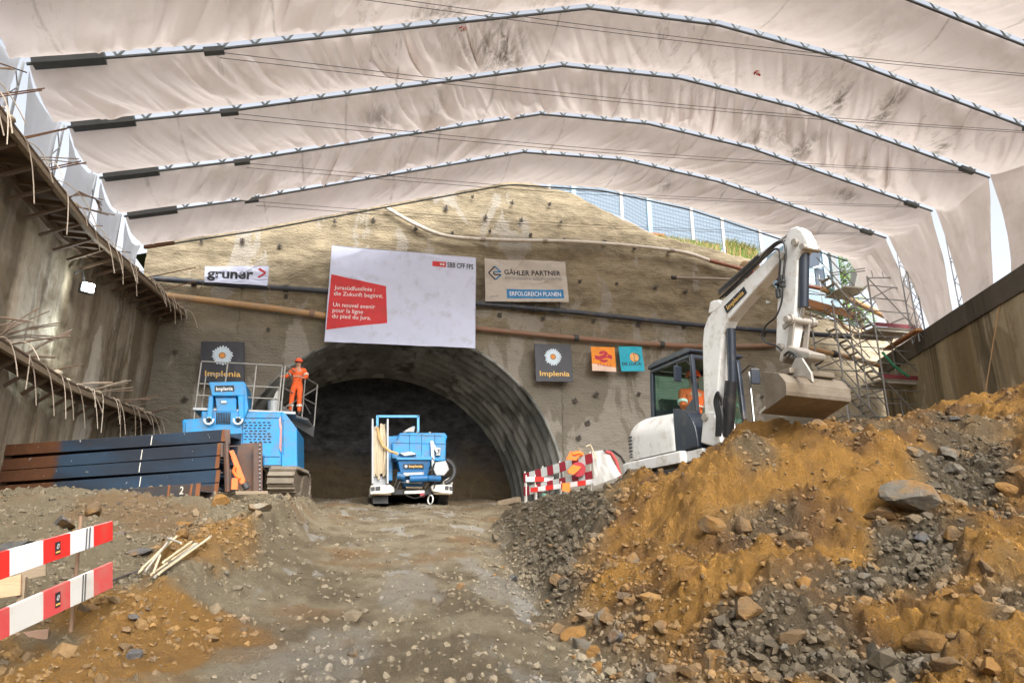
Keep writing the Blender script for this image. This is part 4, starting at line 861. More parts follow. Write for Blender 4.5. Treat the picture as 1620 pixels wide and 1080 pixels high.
# ------------------------------------------------------------------ people
def skin_obj(name, chains, mat, parent, M, sub=1):
    """one surface grown over connected joints: chains = list of [(co, radius), ...]; equal coordinates are shared joints"""
    vs = []; rs = []; es = []; idx = {}
    def vid(c, r):
        k = tuple(round(q, 4) for q in c)
        if k not in idx: idx[k] = len(vs); vs.append(k); rs.append(r)
        return idx[k]
    for ch in chains:
        ids = [vid(c, r) for c, r in ch]; es += [(a, b) for a, b in zip(ids[:-1], ids[1:])]
    me = bpy.data.meshes.new(name); me.from_pydata(vs, es, []); o = bpy.data.objects.new(name, me); COL.objects.link(o)
    md = o.modifiers.new('s', 'SKIN'); md.use_smooth_shade = True
    for i, r in enumerate(rs): q = me.skin_vertices[0].data[i]; q.radius = (r, r) if not isinstance(r, tuple) else r; q.use_root = (i == 0)
    sb = o.modifiers.new('d', 'SUBSURF'); sb.levels = sb.render_levels = sub
    dg = bpy.context.evaluated_depsgraph_get(); m2 = bpy.data.meshes.new_from_object(o.evaluated_get(dg)); bpy.data.objects.remove(o); bpy.data.meshes.remove(me)
    m2.name = name; m2.materials.clear(); m2.transform(M)
    for p in m2.polygons: p.use_smooth = True
    return link(name, m2, mat, parent)
SKIN = plain('skin', (.50, .26, .17), .55, 0, .08, 12); HIVIS = plain('orange work cloth', (.85, .12, .02), .75, 0, .28, 14, (.45, .10, .03), .45, .8, 6); HELM = plain('orange helmet', (.80, .10, .03), .35, 0, .05); BOOT = plain('dark boots', (.04, .035, .03), .7); REFL = plain('reflective band', (.62, .62, .55), .4, 0, .1); GLASSES = plain('dark glasses', (.02, .02, .02), .2)
def hand(wrist, dirv, side, curl=.5, grip=None):
    w_ = Vector(wrist); d = Vector(dirv).normalized(); up = Vector((0, 0, 1)) if abs(d.z) < .8 else Vector((0, 1, 0)); sx = d.cross(up).normalized(); nn = sx.cross(d).normalized()
    out = []; pal = w_ + d * .055
    for i, L in enumerate((.068, .076, .072, .056)):
        b = pal + sx * (.030 - .020 * i) + d * .02; k = b + d * L * .55 - nn * .01; t_ = k + (d * (1 - curl) - nn * curl).normalized() * L * .55
        out.append([(tuple(b - d * .02), .0095), (tuple(b), .0095), (tuple(k), .0088), (tuple(t_), .0072)])
    b = w_ + d * .03 + sx * .03 * side; out.append([(tuple(b - sx * .01 * side), .011), (tuple(b + sx * .025 * side + d * .02), .0105), (tuple(b + sx * .03 * side + d * .052 - nn * .01), .0085)])
    return [(tuple(w_), .024), (tuple(w_ + d * .03), (.018, .036)), (tuple(pal + d * .025), (.014, .040))], out
def person(label, base_, yaw, J, group=None, seated=False, lean=0, headyaw=0.0):
    r = thing('person', label, 'person', base_, group); M = Matrix.Translation(Vector(base_)) @ Matrix.Rotation(yaw, 4, 'Z')
    g_ = lambda k: tuple(J[k]); hd = Vector(J['head']); fwd = Vector((math.sin(headyaw), math.cos(headyaw), -.12)).normalized(); sx = Vector((fwd.y, -fwd.x, 0)).normalized()
    P = lambda a, b, c: tuple(hd + sx * a + fwd * b + Vector((0, 0, c)))
    spine = [(g_('pelvis'), (.135, .10)), (g_('waist'), (.125, .095)), (g_('chest'), (.15, .11)), (g_('neck'), .055), (P(0, .005, -.07), (.062, .066)), (P(0, .0, 0), (.074, .09)), (P(0, -.005, .075), (.066, .08))]
    ch = [spine, [(P(0, .005, -.07), .06), (P(0, .06, -.085), .03)]]
    fing = []
    for s_, k in ((1, 'r'), (-1, 'l')):
        e, w_ = Vector(J['elbow_' + k]), Vector(J['wrist_' + k]); hm, hf = hand(w_, w_ - e if 'hand_' + k not in J else J['hand_' + k], s_, J.get('curl', .5)); fing += hf
        ch.append([(g_('chest'), (.15, .11)), (g_('shoulder_' + k), .06), (tuple(e), .042), (tuple(w_), .028)] + hm[1:])
        ch.append([(g_('pelvis'), (.135, .10)), (g_('hip_' + k), .082), (g_('knee_' + k), .055), (g_('ankle_' + k), .04)])
    b = skin_obj('body', ch + fing, SKIN, r, M)
    ft = []                                                        # nose, ears on the head
    m = MB(M); m.sphere(P(0, .092, -.012), .018, 8, 6, (.8, 1.1, 1.3)); m.sphere(P(.076, -.01, -.01), .026, 8, 6, (.4, .8, 1.2)); m.sphere(P(-.076, -.01, -.01), .026, 8, 6, (.4, .8, 1.2)); m.sphere(P(0, .074, -.055), .018, 8, 5, (1.5, .5, .45))
    m.build('face', SKIN, b, smooth=True)
    m = MB(M); m.tube([P(-.078, 0, .015), P(-.06, .075, .018), P(0, .094, .016), P(.06, .075, .018), P(.078, 0, .015)], .014, 6); m.build('safety_glasses', GLASSES, r)
    jk = [[(g_('hem'), (.16, .125)), (g_('waist'), (.15, .118)), (g_('chest'), (.175, .135)), (tuple(Vector(J['neck']) - Vector((0, 0, .03))), .07)]]
    tr = [[(g_('waist'), (.14, .11)), (g_('pelvis'), (.152, .118))]]; bt = []
    for k in 'rl':
        jk.append([(g_('chest'), (.175, .135)), (g_('shoulder_' + k), .085), (g_('elbow_' + k), .062), (tuple(Vector(J['wrist_' + k]).lerp(Vector(J['elbow_' + k]), .06)), .046)])
        tr.append([(g_('pelvis'), (.152, .118)), (g_('hip_' + k), .105), (g_('knee_' + k), .080), (tuple(Vector(J['ankle_' + k]) + Vector((0, 0, .02))), .066)])
        a_, t_ = Vector(J['ankle_' + k]), Vector(J['toe_' + k]); m = [(tuple(a_ + Vector((0, 0, .09))), .055), (tuple(a_ - Vector((0, 0, .03))), .052), (tuple(a_.lerp(t_, .5) - Vector((0, 0, .0))), .045), (tuple(t_), .036)]
        skin_obj('boot', [m], BOOT, r, M)
    skin_obj('jacket', jk, HIVIS, r, M); skin_obj('trousers', tr, HIVIS, r, M)
    m = MB(M); c = Vector(J['waist']).lerp(Vector(J['chest']), .35); m.ring(c, (0, 0, 1), .155, .012, 20, 5); m.build('reflective_band', REFL, r)
    m = MB(M)
    for k in 'rl': a_, e = Vector(J['shoulder_' + k]), Vector(J['elbow_' + k]); m.cyl(a_.lerp(e, .55), a_.lerp(e, .72), .083, .078, 12); a_, e = Vector(J['knee_' + k]), Vector(J['ankle_' + k]); m.cyl(a_.lerp(e, .35), a_.lerp(e, .5), .085, .082, 12)
    m.build('reflective_band', REFL, r)
    c = Vector(P(0, -.005, .045)); m = MB(M); m.sphere(c, .125, 16, 8, (.92, 1.08, .95), True); m.cyl(c - Vector((0, 0, .005)), c + Vector((0, 0, .012)), .128, .124, 18); q = Vector(P(0, .11, .042)); m.box(q, (.15, .09, .012), (-.2, 0, -headyaw)); m.build('helmet', HELM, r, smooth=True)
    return r

# ------------------------------------------------------------------ excavator (local frame: x forward, y to its left, z up)
EF = Vector((.162, -.987, 0)).normalized(); EL = Vector((-EF.y, EF.x, 0)); EO = Vector((4.83, 9.0, 0))
EM = Matrix(((EF.x, EL.x, 0, EO.x), (EF.y, EL.y, 0, EO.y), (0, 0, 1, 0), (0, 0, 0, 1)))
def eL(px, py, b):
    """pixel -> local point on the machine's upright plane y = b"""
    p0 = np.array(EO + EL * b); n_ = np.array(EL); r_ = ray(px, py); q = r_ * (p0 @ n_) / (r_ @ n_); d = Vector(q) - EO; return Vector((d.dot(EF), b, q[2]))
W_PAINT = plain('excavator white', (.76, .76, .74), .38, 0, .06, 3, (.40, .34, .25), .34, .06, 4.5); NAVY = plain('excavator dark blue', (.022, .03, .045), .35, 0, .12, 3, (.12, .10, .08), .25); HOSE = plain('hydraulic hose', (.018, .018, .02), .45, 0, .2, 6, (.10, .085, .065), .25); CHROME = plain('piston rod', (.6, .6, .6), .2, .9, .05)
BUCKET = plain('worn bucket steel', (.185, .155, .12), .6, .25, .35, 4, (.11, .075, .04), .7, .5, 3); PIN = plain('pin steel', (.36, .33, .29), .5, .5, .2, 9)
def glass_mat(nm_, tint, a=.10):
    n = NT(nm_); t_ = n.n('ShaderNodeBsdfTransparent'); t_.inputs[0].default_value = (*tint, 1); g_ = n.n('ShaderNodeBsdfGlossy'); g_.inputs['Roughness'].default_value = .04
    fr_ = n.n('ShaderNodeLayerWeight'); mx = n.n('ShaderNodeMixShader'); n.l(n.math('ADD', n.math('MULTIPLY', n.math('POWER', fr_.outputs['Facing'], 3.5), .6), .05), mx.inputs[0]); n.l(t_.outputs[0], mx.inputs[1]); n.l(g_.outputs[0], mx.inputs[2]); n.l(mx.outputs[0], n.out.inputs[0]); return n.m
GLASS = glass_mat('cab glass', (.80, .95, .92))
EX = thing('excavator', 'white compact excavator with dark blue cab behind the earth pile, bucket raised', 'excavator', EM @ Vector((-1.1, .87, .75)))
def eb(): return MB(EM)
# undercarriage
for b in (-.05, .95):
    m = eb(); pts = [(-2.0, .78), (-1.85, .75), (-.35, .75), (-.2, .78), (-.05, .95), (-.05, 1.1), (-.2, 1.25), (-1.95, 1.25), (-2.12, 1.1), (-2.12, .95)]
    m.prism([(a, b, z) for a, z in pts], (0, .38, 0)); m.build('crawler_track', HOSE, EX, bevel=.03)
m = eb(); m.bb((-1.7, .3, .9), (-.4, 1.1, 1.2)); m.cyl((-1.05, .87, 1.15), (-1.05, .87, 1.36), .42, n=24); m.build('undercarriage', M_DKSTEEL, EX, bevel=.02)
# rear hood: rounded body
def rounded(b0, b1, a0, a1, z0, z1, rr, rt, mat, name, nseg=10, tilt=0):
    m = eb(); pl_ = []
    for (cx_, cy_, s0) in ((a1 - rr[0], b1 - rr[0], 0), (a0 + rr[1], b1 - rr[1], 90), (a0 + rr[1], b0 + rr[1], 180), (a1 - rr[0], b0 + rr[0], 270)):
        rad_ = rr[0] if s0 in (0, 270) else rr[1]
        for i in range(nseg + 1): t_ = R(s0 + 90 * i / nseg); pl_.append((cx_ + rad_ * math.cos(t_), cy_ + rad_ * math.sin(t_)))
    lay = [(z0, 0)] + [(z1 - rt + rt * math.sin(t_), rt * (1 - math.cos(t_))) for t_ in np.linspace(0, math.pi / 2, 8)]
    ca, cb = (a0 + a1) / 2, (b0 + b1) / 2; n_ = len(pl_); vs_ = []
    for z, ins in lay:
        for a, b in pl_:
            k = 1 - ins / max(abs(a - ca), abs(b - cb), .2) * .9; vs_.append((ca + (a - ca) * max(k, .05), cb + (b - cb) * max(k, .05), z))
    vs_ = [(a, b, z - tilt * (z - z0) / (z1 - z0) * (a - a0) / (a1 - a0)) for a, b, z in vs_]; fs_ = [(i * n_ + j, i * n_ + (j + 1) % n_, (i + 1) * n_ + (j + 1) % n_, (i + 1) * n_ + j) for i in range(len(lay) - 1) for j in range(n_)] + [tuple(range(n_ - 1, -1, -1)), tuple(range((len(lay) - 1) * n_, len(lay) * n_))]
    m.add(vs_, fs_); return m.build(name, mat, EX, smooth=True)
rounded(-.02, 1.22, -2.35, -.62, 1.50, 2.26, (.14, .58), .40, W_PAINT, 'engine_hood', tilt=.16)
rounded(-.07, 1.27, -2.42, -.45, 1.30, 1.47, (.08, .44), .03, W_PAINT, 'counterweight')
m = eb()
VA = lambda t_: Vector((-1.77 - .585 * math.sin(t_), .56 - .585 * math.cos(t_), 0))
for i in range(5):
    for q in range(4): t0_, t1_ = .14 + .15 * q, .14 + .15 * (q + 1) + .01; m.bar(VA(t0_) + Vector((0, 0, 1.645 + .058 * i + .008 * q)), VA(t1_) + Vector((0, 0, 1.645 + .058 * i + .008 * (q + 1))), .012, .020)
for i in range(2):
    for t0_ in (.16, .52): m.bar(VA(t0_) + Vector((0, 0, 1.55 + .045 * i)), VA(t0_ + .2) + Vector((0, 0, 1.56 + .045 * i)), .012, .016)
m.build('vent_slots', HOSE, EX)
# dark quarter panel in front of the hood
m = eb(); arc = [(-.62 + .46 * math.sin(t_), 1.48 + .62 * math.cos(t_) ** .8) for t_ in np.linspace(0, math.pi / 2, 12)]; m.prism([(-.70, .0, 1.48), (-.70, .0, 2.14)] + [(a, .0, z) for a, z in arc], (0, .28, 0)); m.build('side_panel', NAVY, EX, bevel=.02)
m = eb(); m.bb((-.75, .02, 1.30), (-.08, 1.3, 1.46)); m.build('front_deck', W_PAINT, EX, bevel=.02)
# cab
CA0, CA1, CB0, CB1, CZ0, CZ1 = -1.66, -.50, .26, 1.20, 1.48, 3.06
m = eb(); pr = [(CA1 + .02, 1.48), (CA1, 2.0), (CA1 - .03, 2.95), (CA0 + .05, 2.95), (CA0, 2.1), (CA0, 1.48)]
for b in (CB0 + .035, CB1 - .035):
    for i in range(5): m.bar((pr[i][0], b, pr[i][1]), (pr[i + 1][0], b, pr[i + 1][1]), .07, .075, (0, 1, 0))
m.bar((CA1 - .03, CB0, 2.93), (CA1 - .03, CB1, 2.93), .07, .07); m.bar((CA1 + .01, CB0, 1.52), (CA1 + .01, CB1, 1.52), .06, .07); m.bar((CA0 + .05, CB0, 2.93), (CA0 + .05, CB1, 2.93), .07, .07)
m.build('cab_frame', NAVY, EX, bevel=.018)
m = eb(); m.prism([(CA1 + .03, CB0 - .03, 2.985), (CA0 - .0, CB0 - .03, 2.985), (CA0 + .02, CB0 - .03, 3.05), (CA0 + .2, CB0 - .03, 3.085), (CA1 - .1, CB0 - .03, 3.085), (CA1 + .05, CB0 - .03, 3.03)], (0, CB1 - CB0 + .06, 0)); m.build('cab_roof', NAVY, EX, bevel=.02)
m = eb(); m.prism([(CA1 - .02, CB0 + .01, 1.50), (CA1 - .04, CB0 + .01, 2.28), (CA1 - .38, CB0 + .01, 2.08), (CA0 + .05, CB0 + .01, 2.05), (CA0 + .05, CB0 + .01, 1.5)], (0, .04, 0)); m.bb((CA0 + .03, CB0 + .05, 1.5), (CA0 + .09, CB1 - .05, 2.3)); m.bb((CA0 + .03, CB0 + .04, 1.46), (CA1 - .03, CB1 - .04, 1.52)); m.bb((CA1 - .06, CB0 + .38, 1.52), (CA1 - .0, CB1 - .07, 1.95)); m.build('cab_panel', NAVY, EX)
for b_, z_ in ((CB0 + .03, 2.03), (CB1 - .03, 1.6)): m = eb(); m.bb((CA0 + .06, b_ - .003, z_), (CA1 - .04, b_ + .003, 2.93)); m.build('side_window', GLASS, EX)
m = eb(); m.prism([(CA1 - .02, CB0 + .42, 1.95), (CA1 - .02, CB1 - .07, 1.95), (CA1 - .045, CB1 - .07, 2.9), (CA1 - .045, CB0 + .42, 2.9)], (.008, 0, 0)); m.build('windscreen', GLASS, EX)
m = eb(); m.bb((CA0 + .045, CB0 + .07, 2.3), (CA0 + .053, CB1 - .07, 2.9)); m.build('rear_window', GLASS, EX)
m = eb(); m.box((-1.42, .68, 1.86), (.5, .46, .12)); m.box((-1.64, .68, 2.2), (.12, .46, .65), (0, -.15, 0)); m.build('seat', HOSE, EX, bevel=.04)
for b, px, py, nm_ in ((.10, 1072, 591, 'r'), (None, 1195, 595, 'l')):
    if nm_ == 'r': c = eL(px, py, .08); root = Vector((CA1 + .0, CB0, 2.75))
    else: c = eL(px, py, 1.22); root = Vector((CA1 - .02, CB1, 2.75))
    m = eb(); m.tube([root, (root + c) / 2 + Vector((.05, 0, .14)), c + Vector((0, 0, .16)), c], .012, 6); a_ = m.build('mirror_arm', HOSE, EX)
    m = eb(); m.box(c, (.035, .15, .24), (0, .1, .15 if nm_ == 'r' else -.2)); m.build('mirror', NAVY, EX, bevel=.015)
m = eb(); p = Vector((CA1 + .1, CB1 + .06, 1.4)); m.cyl(p, p + Vector((0, 0, 1.35)), .018, n=8); m.build('grab_rail', CHROME, EX)
# boom, arm
BB0, BB1 = .09, .27
BOOM = [(1115, 672), (1112, 600), (1111, 545), (1113, 520), (1119, 503), (1136, 480), (1180, 441), (1228, 396), (1234, 397), (1238, 403), (1236, 411), (1200, 452), (1168, 488), (1152, 507), (1143, 528), (1139, 560), (1135, 616), (1132, 672)]
m = eb(); m.prism([eL(x, y, BB0) for x, y in BOOM], (0, BB1 - BB0, 0)); bo_ = m.build('boom', W_PAINT, EX, bevel=.02)
m = eb(); p = eL(1122, 668, BB0); m.prism([eL(x, y, BB0 - .05) for x, y in ((1112, 660), (1119, 650), (1128, 652), (1134, 668), (1140, 700), (1128, 706), (1108, 700))], (0, .32, 0)); m.build('swing_bracket', W_PAINT, EX, bevel=.02)
m = eb(); p = eL(1121, 660, BB0); m.cyl(p - Vector((0, .08, 0)), p + Vector((0, .32, 0)), .055, n=14); p = eL(1120, 468, BB0)
m.build('boom_pin', PIN, EX)
m = eb(); m.prism([eL(x, y, BB0 - .004) for x, y in ((1123, 478), (1128, 475), (1136, 474), (1142, 482), (1132, 492), (1120, 496))], (0, .23, 0)); m.build('boom_lug', W_PAINT, EX, bevel=.015)
lt = [eL(x, y, BB0 - .006) for x, y in ((1145, 489), (1179, 453), (1181, 465), (1151, 497))]
S_tl, S_tr, S_br, S_bl = [EM @ p for p in (eL(1145, 485, BB0 - .006), eL(1177, 453, BB0 - .006), eL(1182, 463, BB0 - .006), eL(1150, 496, BB0 - .006))]
def decal(parent, bl, br, tr_, tl_, bgm, txt, tm, daisy=False, size=.52, width=.8, u0=.1):
    S_ = Sheet.__new__(Sheet); S_.c = [Vector(q) for q in (bl, br, tr_, tl_)]; S_.amp = 0; S_.W = (S_.c[1] - S_.c[0]).length; S_.H = (S_.c[3] - S_.c[0]).length; S_.nrm = (S_.c[1] - S_.c[0]).cross(S_.c[3] - S_.c[0]).normalized()
    if S_.nrm.dot(S_.c[0]) > 0: S_.nrm = -S_.nrm
    S_.root = parent; P_ = S_.poly('name_plate', [(0, 0), (1, 0), (1, 1), (0, 1)], bgm, .002); S_.text('lettering', txt, u0, .5 - size * .36, size * S_.H * .72, tm, width=width * S_.W, bold=.012, off=.006)
    if daisy: S_.daisy(.13, .5, .36 * S_.H, D_WHITE, (D_BR, D_OR), 13, .006)
    return S_
decal(EX, S_bl, S_br, S_tr, S_tl, I_BLACK, 'Implenia', I_YEL, size=.78)
ARM = [(1246, 368), (1250, 361), (1259, 358), (1268, 364), (1277, 380), (1279, 392), (1268, 399), (1262, 411), (1259, 472), (1255, 521), (1248, 557), (1231, 557), (1227, 546), (1228, 503), (1231, 451), (1234, 412), (1240, 385)]
m = eb(); m.prism([eL(x, y, .10) for x, y in ARM], (0, .16, 0)); m.build('arm', W_PAINT, EX, bevel=.018)
m = eb()
for x, y, r_ in ((1235, 404, .05), (1255, 383, .045), (1268, 390, .04), (1232, 549, .05)): p = eL(x, y, .05); m.cyl(p, p + Vector((0, .26, 0)), r_, n=14)
m.build('arm_pin', PIN, EX)
m = eb(); a, b = eL(1152, 522, .18), eL(1154, 606, .18); m.cyl(a + Vector((.06, 0, 0)), b + Vector((.06, 0, 0)), .062, n=16); m.build('boom_cylinder', NAVY, EX, smooth=True)
m = eb(); a, b = eL(1152, 604, .18), eL(1146, 690, .18); m.cyl(a + Vector((.06, 0, 0)), b + Vector((.06, 0, 0)), .085, n=16); m.build('boom_cylinder', HOSE, EX, smooth=True)
m = eb(); a, b = eL(1272, 392, .18), eL(1271, 486, .18); m.cyl(a, b, .066, .06, n=16); m.build('bucket_cylinder', NAVY, EX, smooth=True)
m = eb(); m.cyl(b, eL(1267, 508, .18), .03, n=12); m.build('bucket_piston', CHROME, EX, smooth=True)
m = eb(); a, b = eL(1140, 466, .18), eL(1222, 394, .18); m.cyl(a + Vector((0, 0, .05)), a.lerp(b, .78) + Vector((0, 0, .06)), .036, n=14); m.build('arm_cylinder', M_DKSTEEL, EX, smooth=True)
m = eb(); m.cyl(a.lerp(b, .78) + Vector((0, 0, .06)), eL(1248, 372, .18), .026, n=12); m.build('arm_piston', CHROME, EX, smooth=True)
m = eb(); p = eL(1267, 508, .18); q = eL(1236, 520, .18); k_ = eL(1262, 560, .18)
for db in (-.13, .11): m.bar(p + Vector((0, db, 0)), eL(1252, 520, .18) + Vector((0, db, 0)), .03, .07); m.bar(p + Vector((0, db, 0)), k_ + Vector((0, db, 0)), .03, .08)
m.cyl(p - Vector((0, .24, 0)), p + Vector((0, .24, 0)), .045, n=12); m.cyl(p - Vector((0, .19, 0)), p - Vector((0, .14, 0)), .07, n=12); m.cyl(p + Vector((0, .14, 0)), p + Vector((0, .19, 0)), .07, n=12); m.build('bucket_linkage', PIN, EX, bevel=.008)
m = eb(); m.prism([eL(x, y, .0) for x, y in ((1234, 556), (1247, 546), (1264, 553), (1281, 557), (1279, 567), (1262, 571), (1242, 564), (1236, 575), (1231, 570))], (0, .26, 0)); m.build('quick_coupler', PIN, EX, bevel=.02)
# bucket: thick curved shell, two end plates, bracket ears
U0, U1 = -.30, .66
SH = [(1209, 588), (1232, 590), (1244, 604), (1245, 625), (1205, 654)]
sp = [eL(x, y, U0) for x, y in SH]; pts = []
for i in range(len(sp) - 1):
    p0, p1, p2, p3 = sp[max(i - 1, 0)], sp[i], sp[i + 1], sp[min(i + 2, len(sp) - 1)]
    for t_ in (0, .3, .7): pts.append(p1.lerp(p2, t_) * .75 + .25 * .5 * ((2 * p1) + (p2 - p0) * t_ + (2 * p0 - 5 * p1 + 4 * p2 - p3) * t_ * t_ + (3 * p1 - p0 - 3 * p2 + p3) * t_ ** 3))
pts.append(sp[-1]); cen = sum(sp, Vector()) / len(sp); inn = [p + (Vector((eL(1208, 618, U0))) - p).normalized() * .022 for p in pts]
m = eb(); m.prism(pts + inn[::-1], (0, U1 - U0, 0)); m.build('bucket_shell', BUCKET, EX, bevel=.006)
for u in (U0 - .012, U1 - .012):
    m = eb(); m.prism([(p.x, u, p.z) for p in pts] + [tuple(Vector((q.x, u, q.z))) for q in (eL(1213, 626, U0), eL(1211, 604, U0))], (0, .024, 0)); m.build('bucket_end_plate', BUCKET, EX, bevel=.005)
m = eb(); m.prism([(p.x, U0 - .02, p.z) for p in (sp[-1], sp[-1] + Vector((.10, 0, .045)), sp[-1] + Vector((.09, 0, .075)), sp[-1] + Vector((-.02, 0, .02)))], (0, U1 - U0 + .04, 0)); m.build('cutting_edge', plain('worn edge steel', (.36, .33, .29), .4, .5, .25, 5), EX)
m = eb(); m.bar(eL(1240, 590, U0 + .1) + Vector((0, .02, .02)), eL(1240, 590, U0 + .1) + Vector((0, .72, .02)), .16, .07); m.build('bucket_rail', BUCKET, EX, bevel=.015)
for b in (-.12, .10, .32, .52):
    m = eb(); z0 = eL(1240, 590, b - .3); m.prism([eL(x, y, b) for x, y in ((1258, 566), (1268, 566), (1283, 590), (1285, 604), (1272, 596), (1256, 596), (1245, 592))], (0, .035, 0)); m.build('bucket_ear', PIN, EX, bevel=.008)
def ehose(name, px, b, r_, mat=HOSE):
    P_ = [eL(x, y, bb) for (x, y), bb in zip(px, b if isinstance(b, list) else [b] * len(px))]; Q = []
    for i in range(len(P_) - 1):
        p0, p1, p2, p3 = P_[max(i - 1, 0)], P_[i], P_[i + 1], P_[min(i + 2, len(P_) - 1)]
        for t_ in np.linspace(0, 1, 7)[:-1]: Q.append(.5 * ((2 * p1) + (p2 - p0) * t_ + (2 * p0 - 5 * p1 + 4 * p2 - p3) * t_ * t_ + (3 * p1 - p0 - 3 * p2 + p3) * t_ ** 3))
    m = eb(); m.tube(Q + [P_[-1]], r_, 7); m.build(name, mat, EX, smooth=True)
ehose('hose', [(1139, 472), (1165, 447), (1195, 418), (1212, 398), (1228, 384), (1240, 384), (1243, 400), (1240, 430), (1239, 450)], .05, .016)
ehose('hose', [(1143, 470), (1170, 444), (1198, 417), (1216, 402), (1226, 394), (1233, 398), (1234, 420), (1231, 450), (1230, 470)], .06, .014)
ehose('hose', [(1148, 468), (1178, 438), (1206, 410), (1226, 388), (1238, 382)], .12, .02)
ehose('hose', [(1238, 450), (1237, 475), (1228, 500), (1212, 515), (1206, 532), (1212, 542), (1226, 546), (1238, 556), (1242, 568)], .05, .012)
ehose('hose', [(1262, 560), (1282, 560), (1300, 562), (1302, 570), (1290, 578)], .30, .012)
ehose('hose', [(1240, 562), (1248, 556), (1256, 562), (1258, 574)], -.01, .012); ehose('hose', [(1246, 566), (1253, 558), (1262, 566)], -.03, .012)
m = eb(); p = eL(1237, 445, .06); m.box(p, (.06, .06, .16)); p = eL(1231, 464, .05); m.box(p, (.05, .05, .12)); m.box(eL(1234, 447, .05), (.16, .05, .03)); m.build('hose_clamp', M_DKSTEEL, EX, bevel=.008)
for k_ in range(4): ehose('hose', [(1133 + 2 * k_, 690), (1134 + 3 * k_, 660), (1130 + 3 * k_, 635), (1136 + 2 * k_, 620 + 3 * k_), (1142, 640)], .02 - .02 * k_, .016)
J = dict(pelvis=(0, 0, .0), waist=(0, .02, .2), chest=(0, .04, .42), neck=(0, .06, .60), head=(0, .09, .735), hem=(0, 0, .06), shoulder_r=(.20, .04, .50), shoulder_l=(-.20, .04, .50), elbow_r=(.26, .12, .24), elbow_l=(-.26, .12, .24), wrist_r=(.22, .36, .24), wrist_l=(-.22, .36, .24), hip_r=(.1, .02, -.01), hip_l=(-.1, .02, -.01), knee_r=(.13, .44, .03), knee_l=(-.13, .44, .03), ankle_r=(.12, .5, -.36), ankle_l=(-.12, .5, -.36), toe_r=(.12, .64, -.38), toe_l=(-.12, .64, -.38))
dp = EM @ Vector((-1.10, .66, 1.99)); person('excavator driver in orange work clothes and helmet seated in the cab', dp, math.atan2(-EF.x, EF.y), J, headyaw=.5)

# ------------------------------------------------------------------ drill rig with its platform
BLUE = plain('machine blue', (.012, .29, .68), .42, 0, .14, 3, (.13, .17, .19), .5, .05, 4); BLUE2 = plain('dark machine blue', (.010, .13, .33), .45, 0, .15, 4, (.06, .08, .10), .35)
CR = plain('worn track steel', (.27, .235, .19), .7, .2, .35, 5, (.20, .15, .10), .6, .3); LAMPW = plain('lamp rim white', (.75, .75, .72), .4)
def ppx(m, px, Y, dep): return m.prism([at(x, y, Y) for x, y in px], (0, dep, 0))
RG = thing('drill_rig', 'blue crawler drill rig left of the tunnel with a railed work platform', 'drill rig', (-3, 21.5, 1.45))
YR = 20.9
m = MB(); ppx(m, [(288, 663), (318, 661), (318, 650), (382, 650), (446, 651), (445, 738), (416, 738), (416, 722), (288, 722)], YR, 2.4); m.build('engine_body', BLUE, RG, bevel=.05)
m = MB(); m.prism([at(445, 650, YR), at(452, 654, YR), at(470, 678, YR), at(470.5, 741, YR), at(445, 738, YR)], (.10, 1.9, 0)); a = at(445, 722, YR); m.build('side_door', BLUE, RG, bevel=.03)
m = MB(); m.prism([at(417, 739, YR - .02), at(444, 739, YR - .02), at(470, 741, YR + .3), at(470, 738, YR + 1.5), at(417, 737, YR + 1.8)], (0, 0, .07)); m.build('belly_plate', M_DKSTEEL, RG)
m = MB(); m.prism([at(444, 658, YR - .03), at(446, 676, YR - .03), at(445, 716, YR - .03), at(442, 708, YR - .03), at(443, 680, YR - .03), at(441, 664, YR - .03)], (0, .03, 0)); m.build('chipped_edge', plain('chipped red and white edge', (.62, .45, .42), .7, 0, .35, 9, (.5, .04, .04), .7), RG)
m = MB(); m.bar(at(464, 690, YR - .06) + Vector((0, .1, 0)), at(465, 702, YR - .06) + Vector((0, .1, 0)), .05, .03); m.build('door_handle', I_BLACK, RG)
m = MB()
for i in range(8):
    for j in range(6):
        if (i, j) in ((3, 5), (7, 0)): continue
        c = at(388 + 9.3 * j / 1.25 + (1.7 if i % 2 else 0), 668 + 4.4 * i, YR - .012); m.box(c, (.075, .012, .028))
m.build('vent_slots', I_BLACK, RG)
# tower with recessed hatch
m = MB(); Yt = YR - .1
for px in ([(330, 604), (386, 603), (390, 626), (335, 626)], [(330, 626), (337, 626), (336, 664), (326, 664)], [(376, 626), (386, 624), (386, 664), (378, 664)]): ppx(m, px, Yt, 1.2)
m.prism([at(385, 603, Yt), at(389, 607, Yt), at(393, 646, Yt), at(386, 664, Yt), at(386, 640, Yt)], (0.0, 1.15, 0)); m.build('tower', BLUE, RG, bevel=.025)
m = MB(); ppx(m, [(335, 625), (378, 625), (379, 668), (334, 668)], Yt + .35, .8); m.build('tower_recess', M_DKSTEEL, RG)
m = MB(); ppx(m, [(340, 627), (374, 626), (374, 651), (343, 651)], Yt + .12, .2); m.build('hatch', BLUE, RG, bevel=.02)
m = MB(); ppx(m, [(350, 634), (358, 634), (358, 637), (350, 637)], Yt + .07, .05); m.build('hatch_handle', LAMPW, RG)
m = MB()
for i in range(9): m.bar(at(343 + 2.6 * i, 652, Yt + .1), at(342.5 + 2.6 * i, 670, Yt + .06), .018, .03)
m.build('grille', M_DKSTEEL, RG)
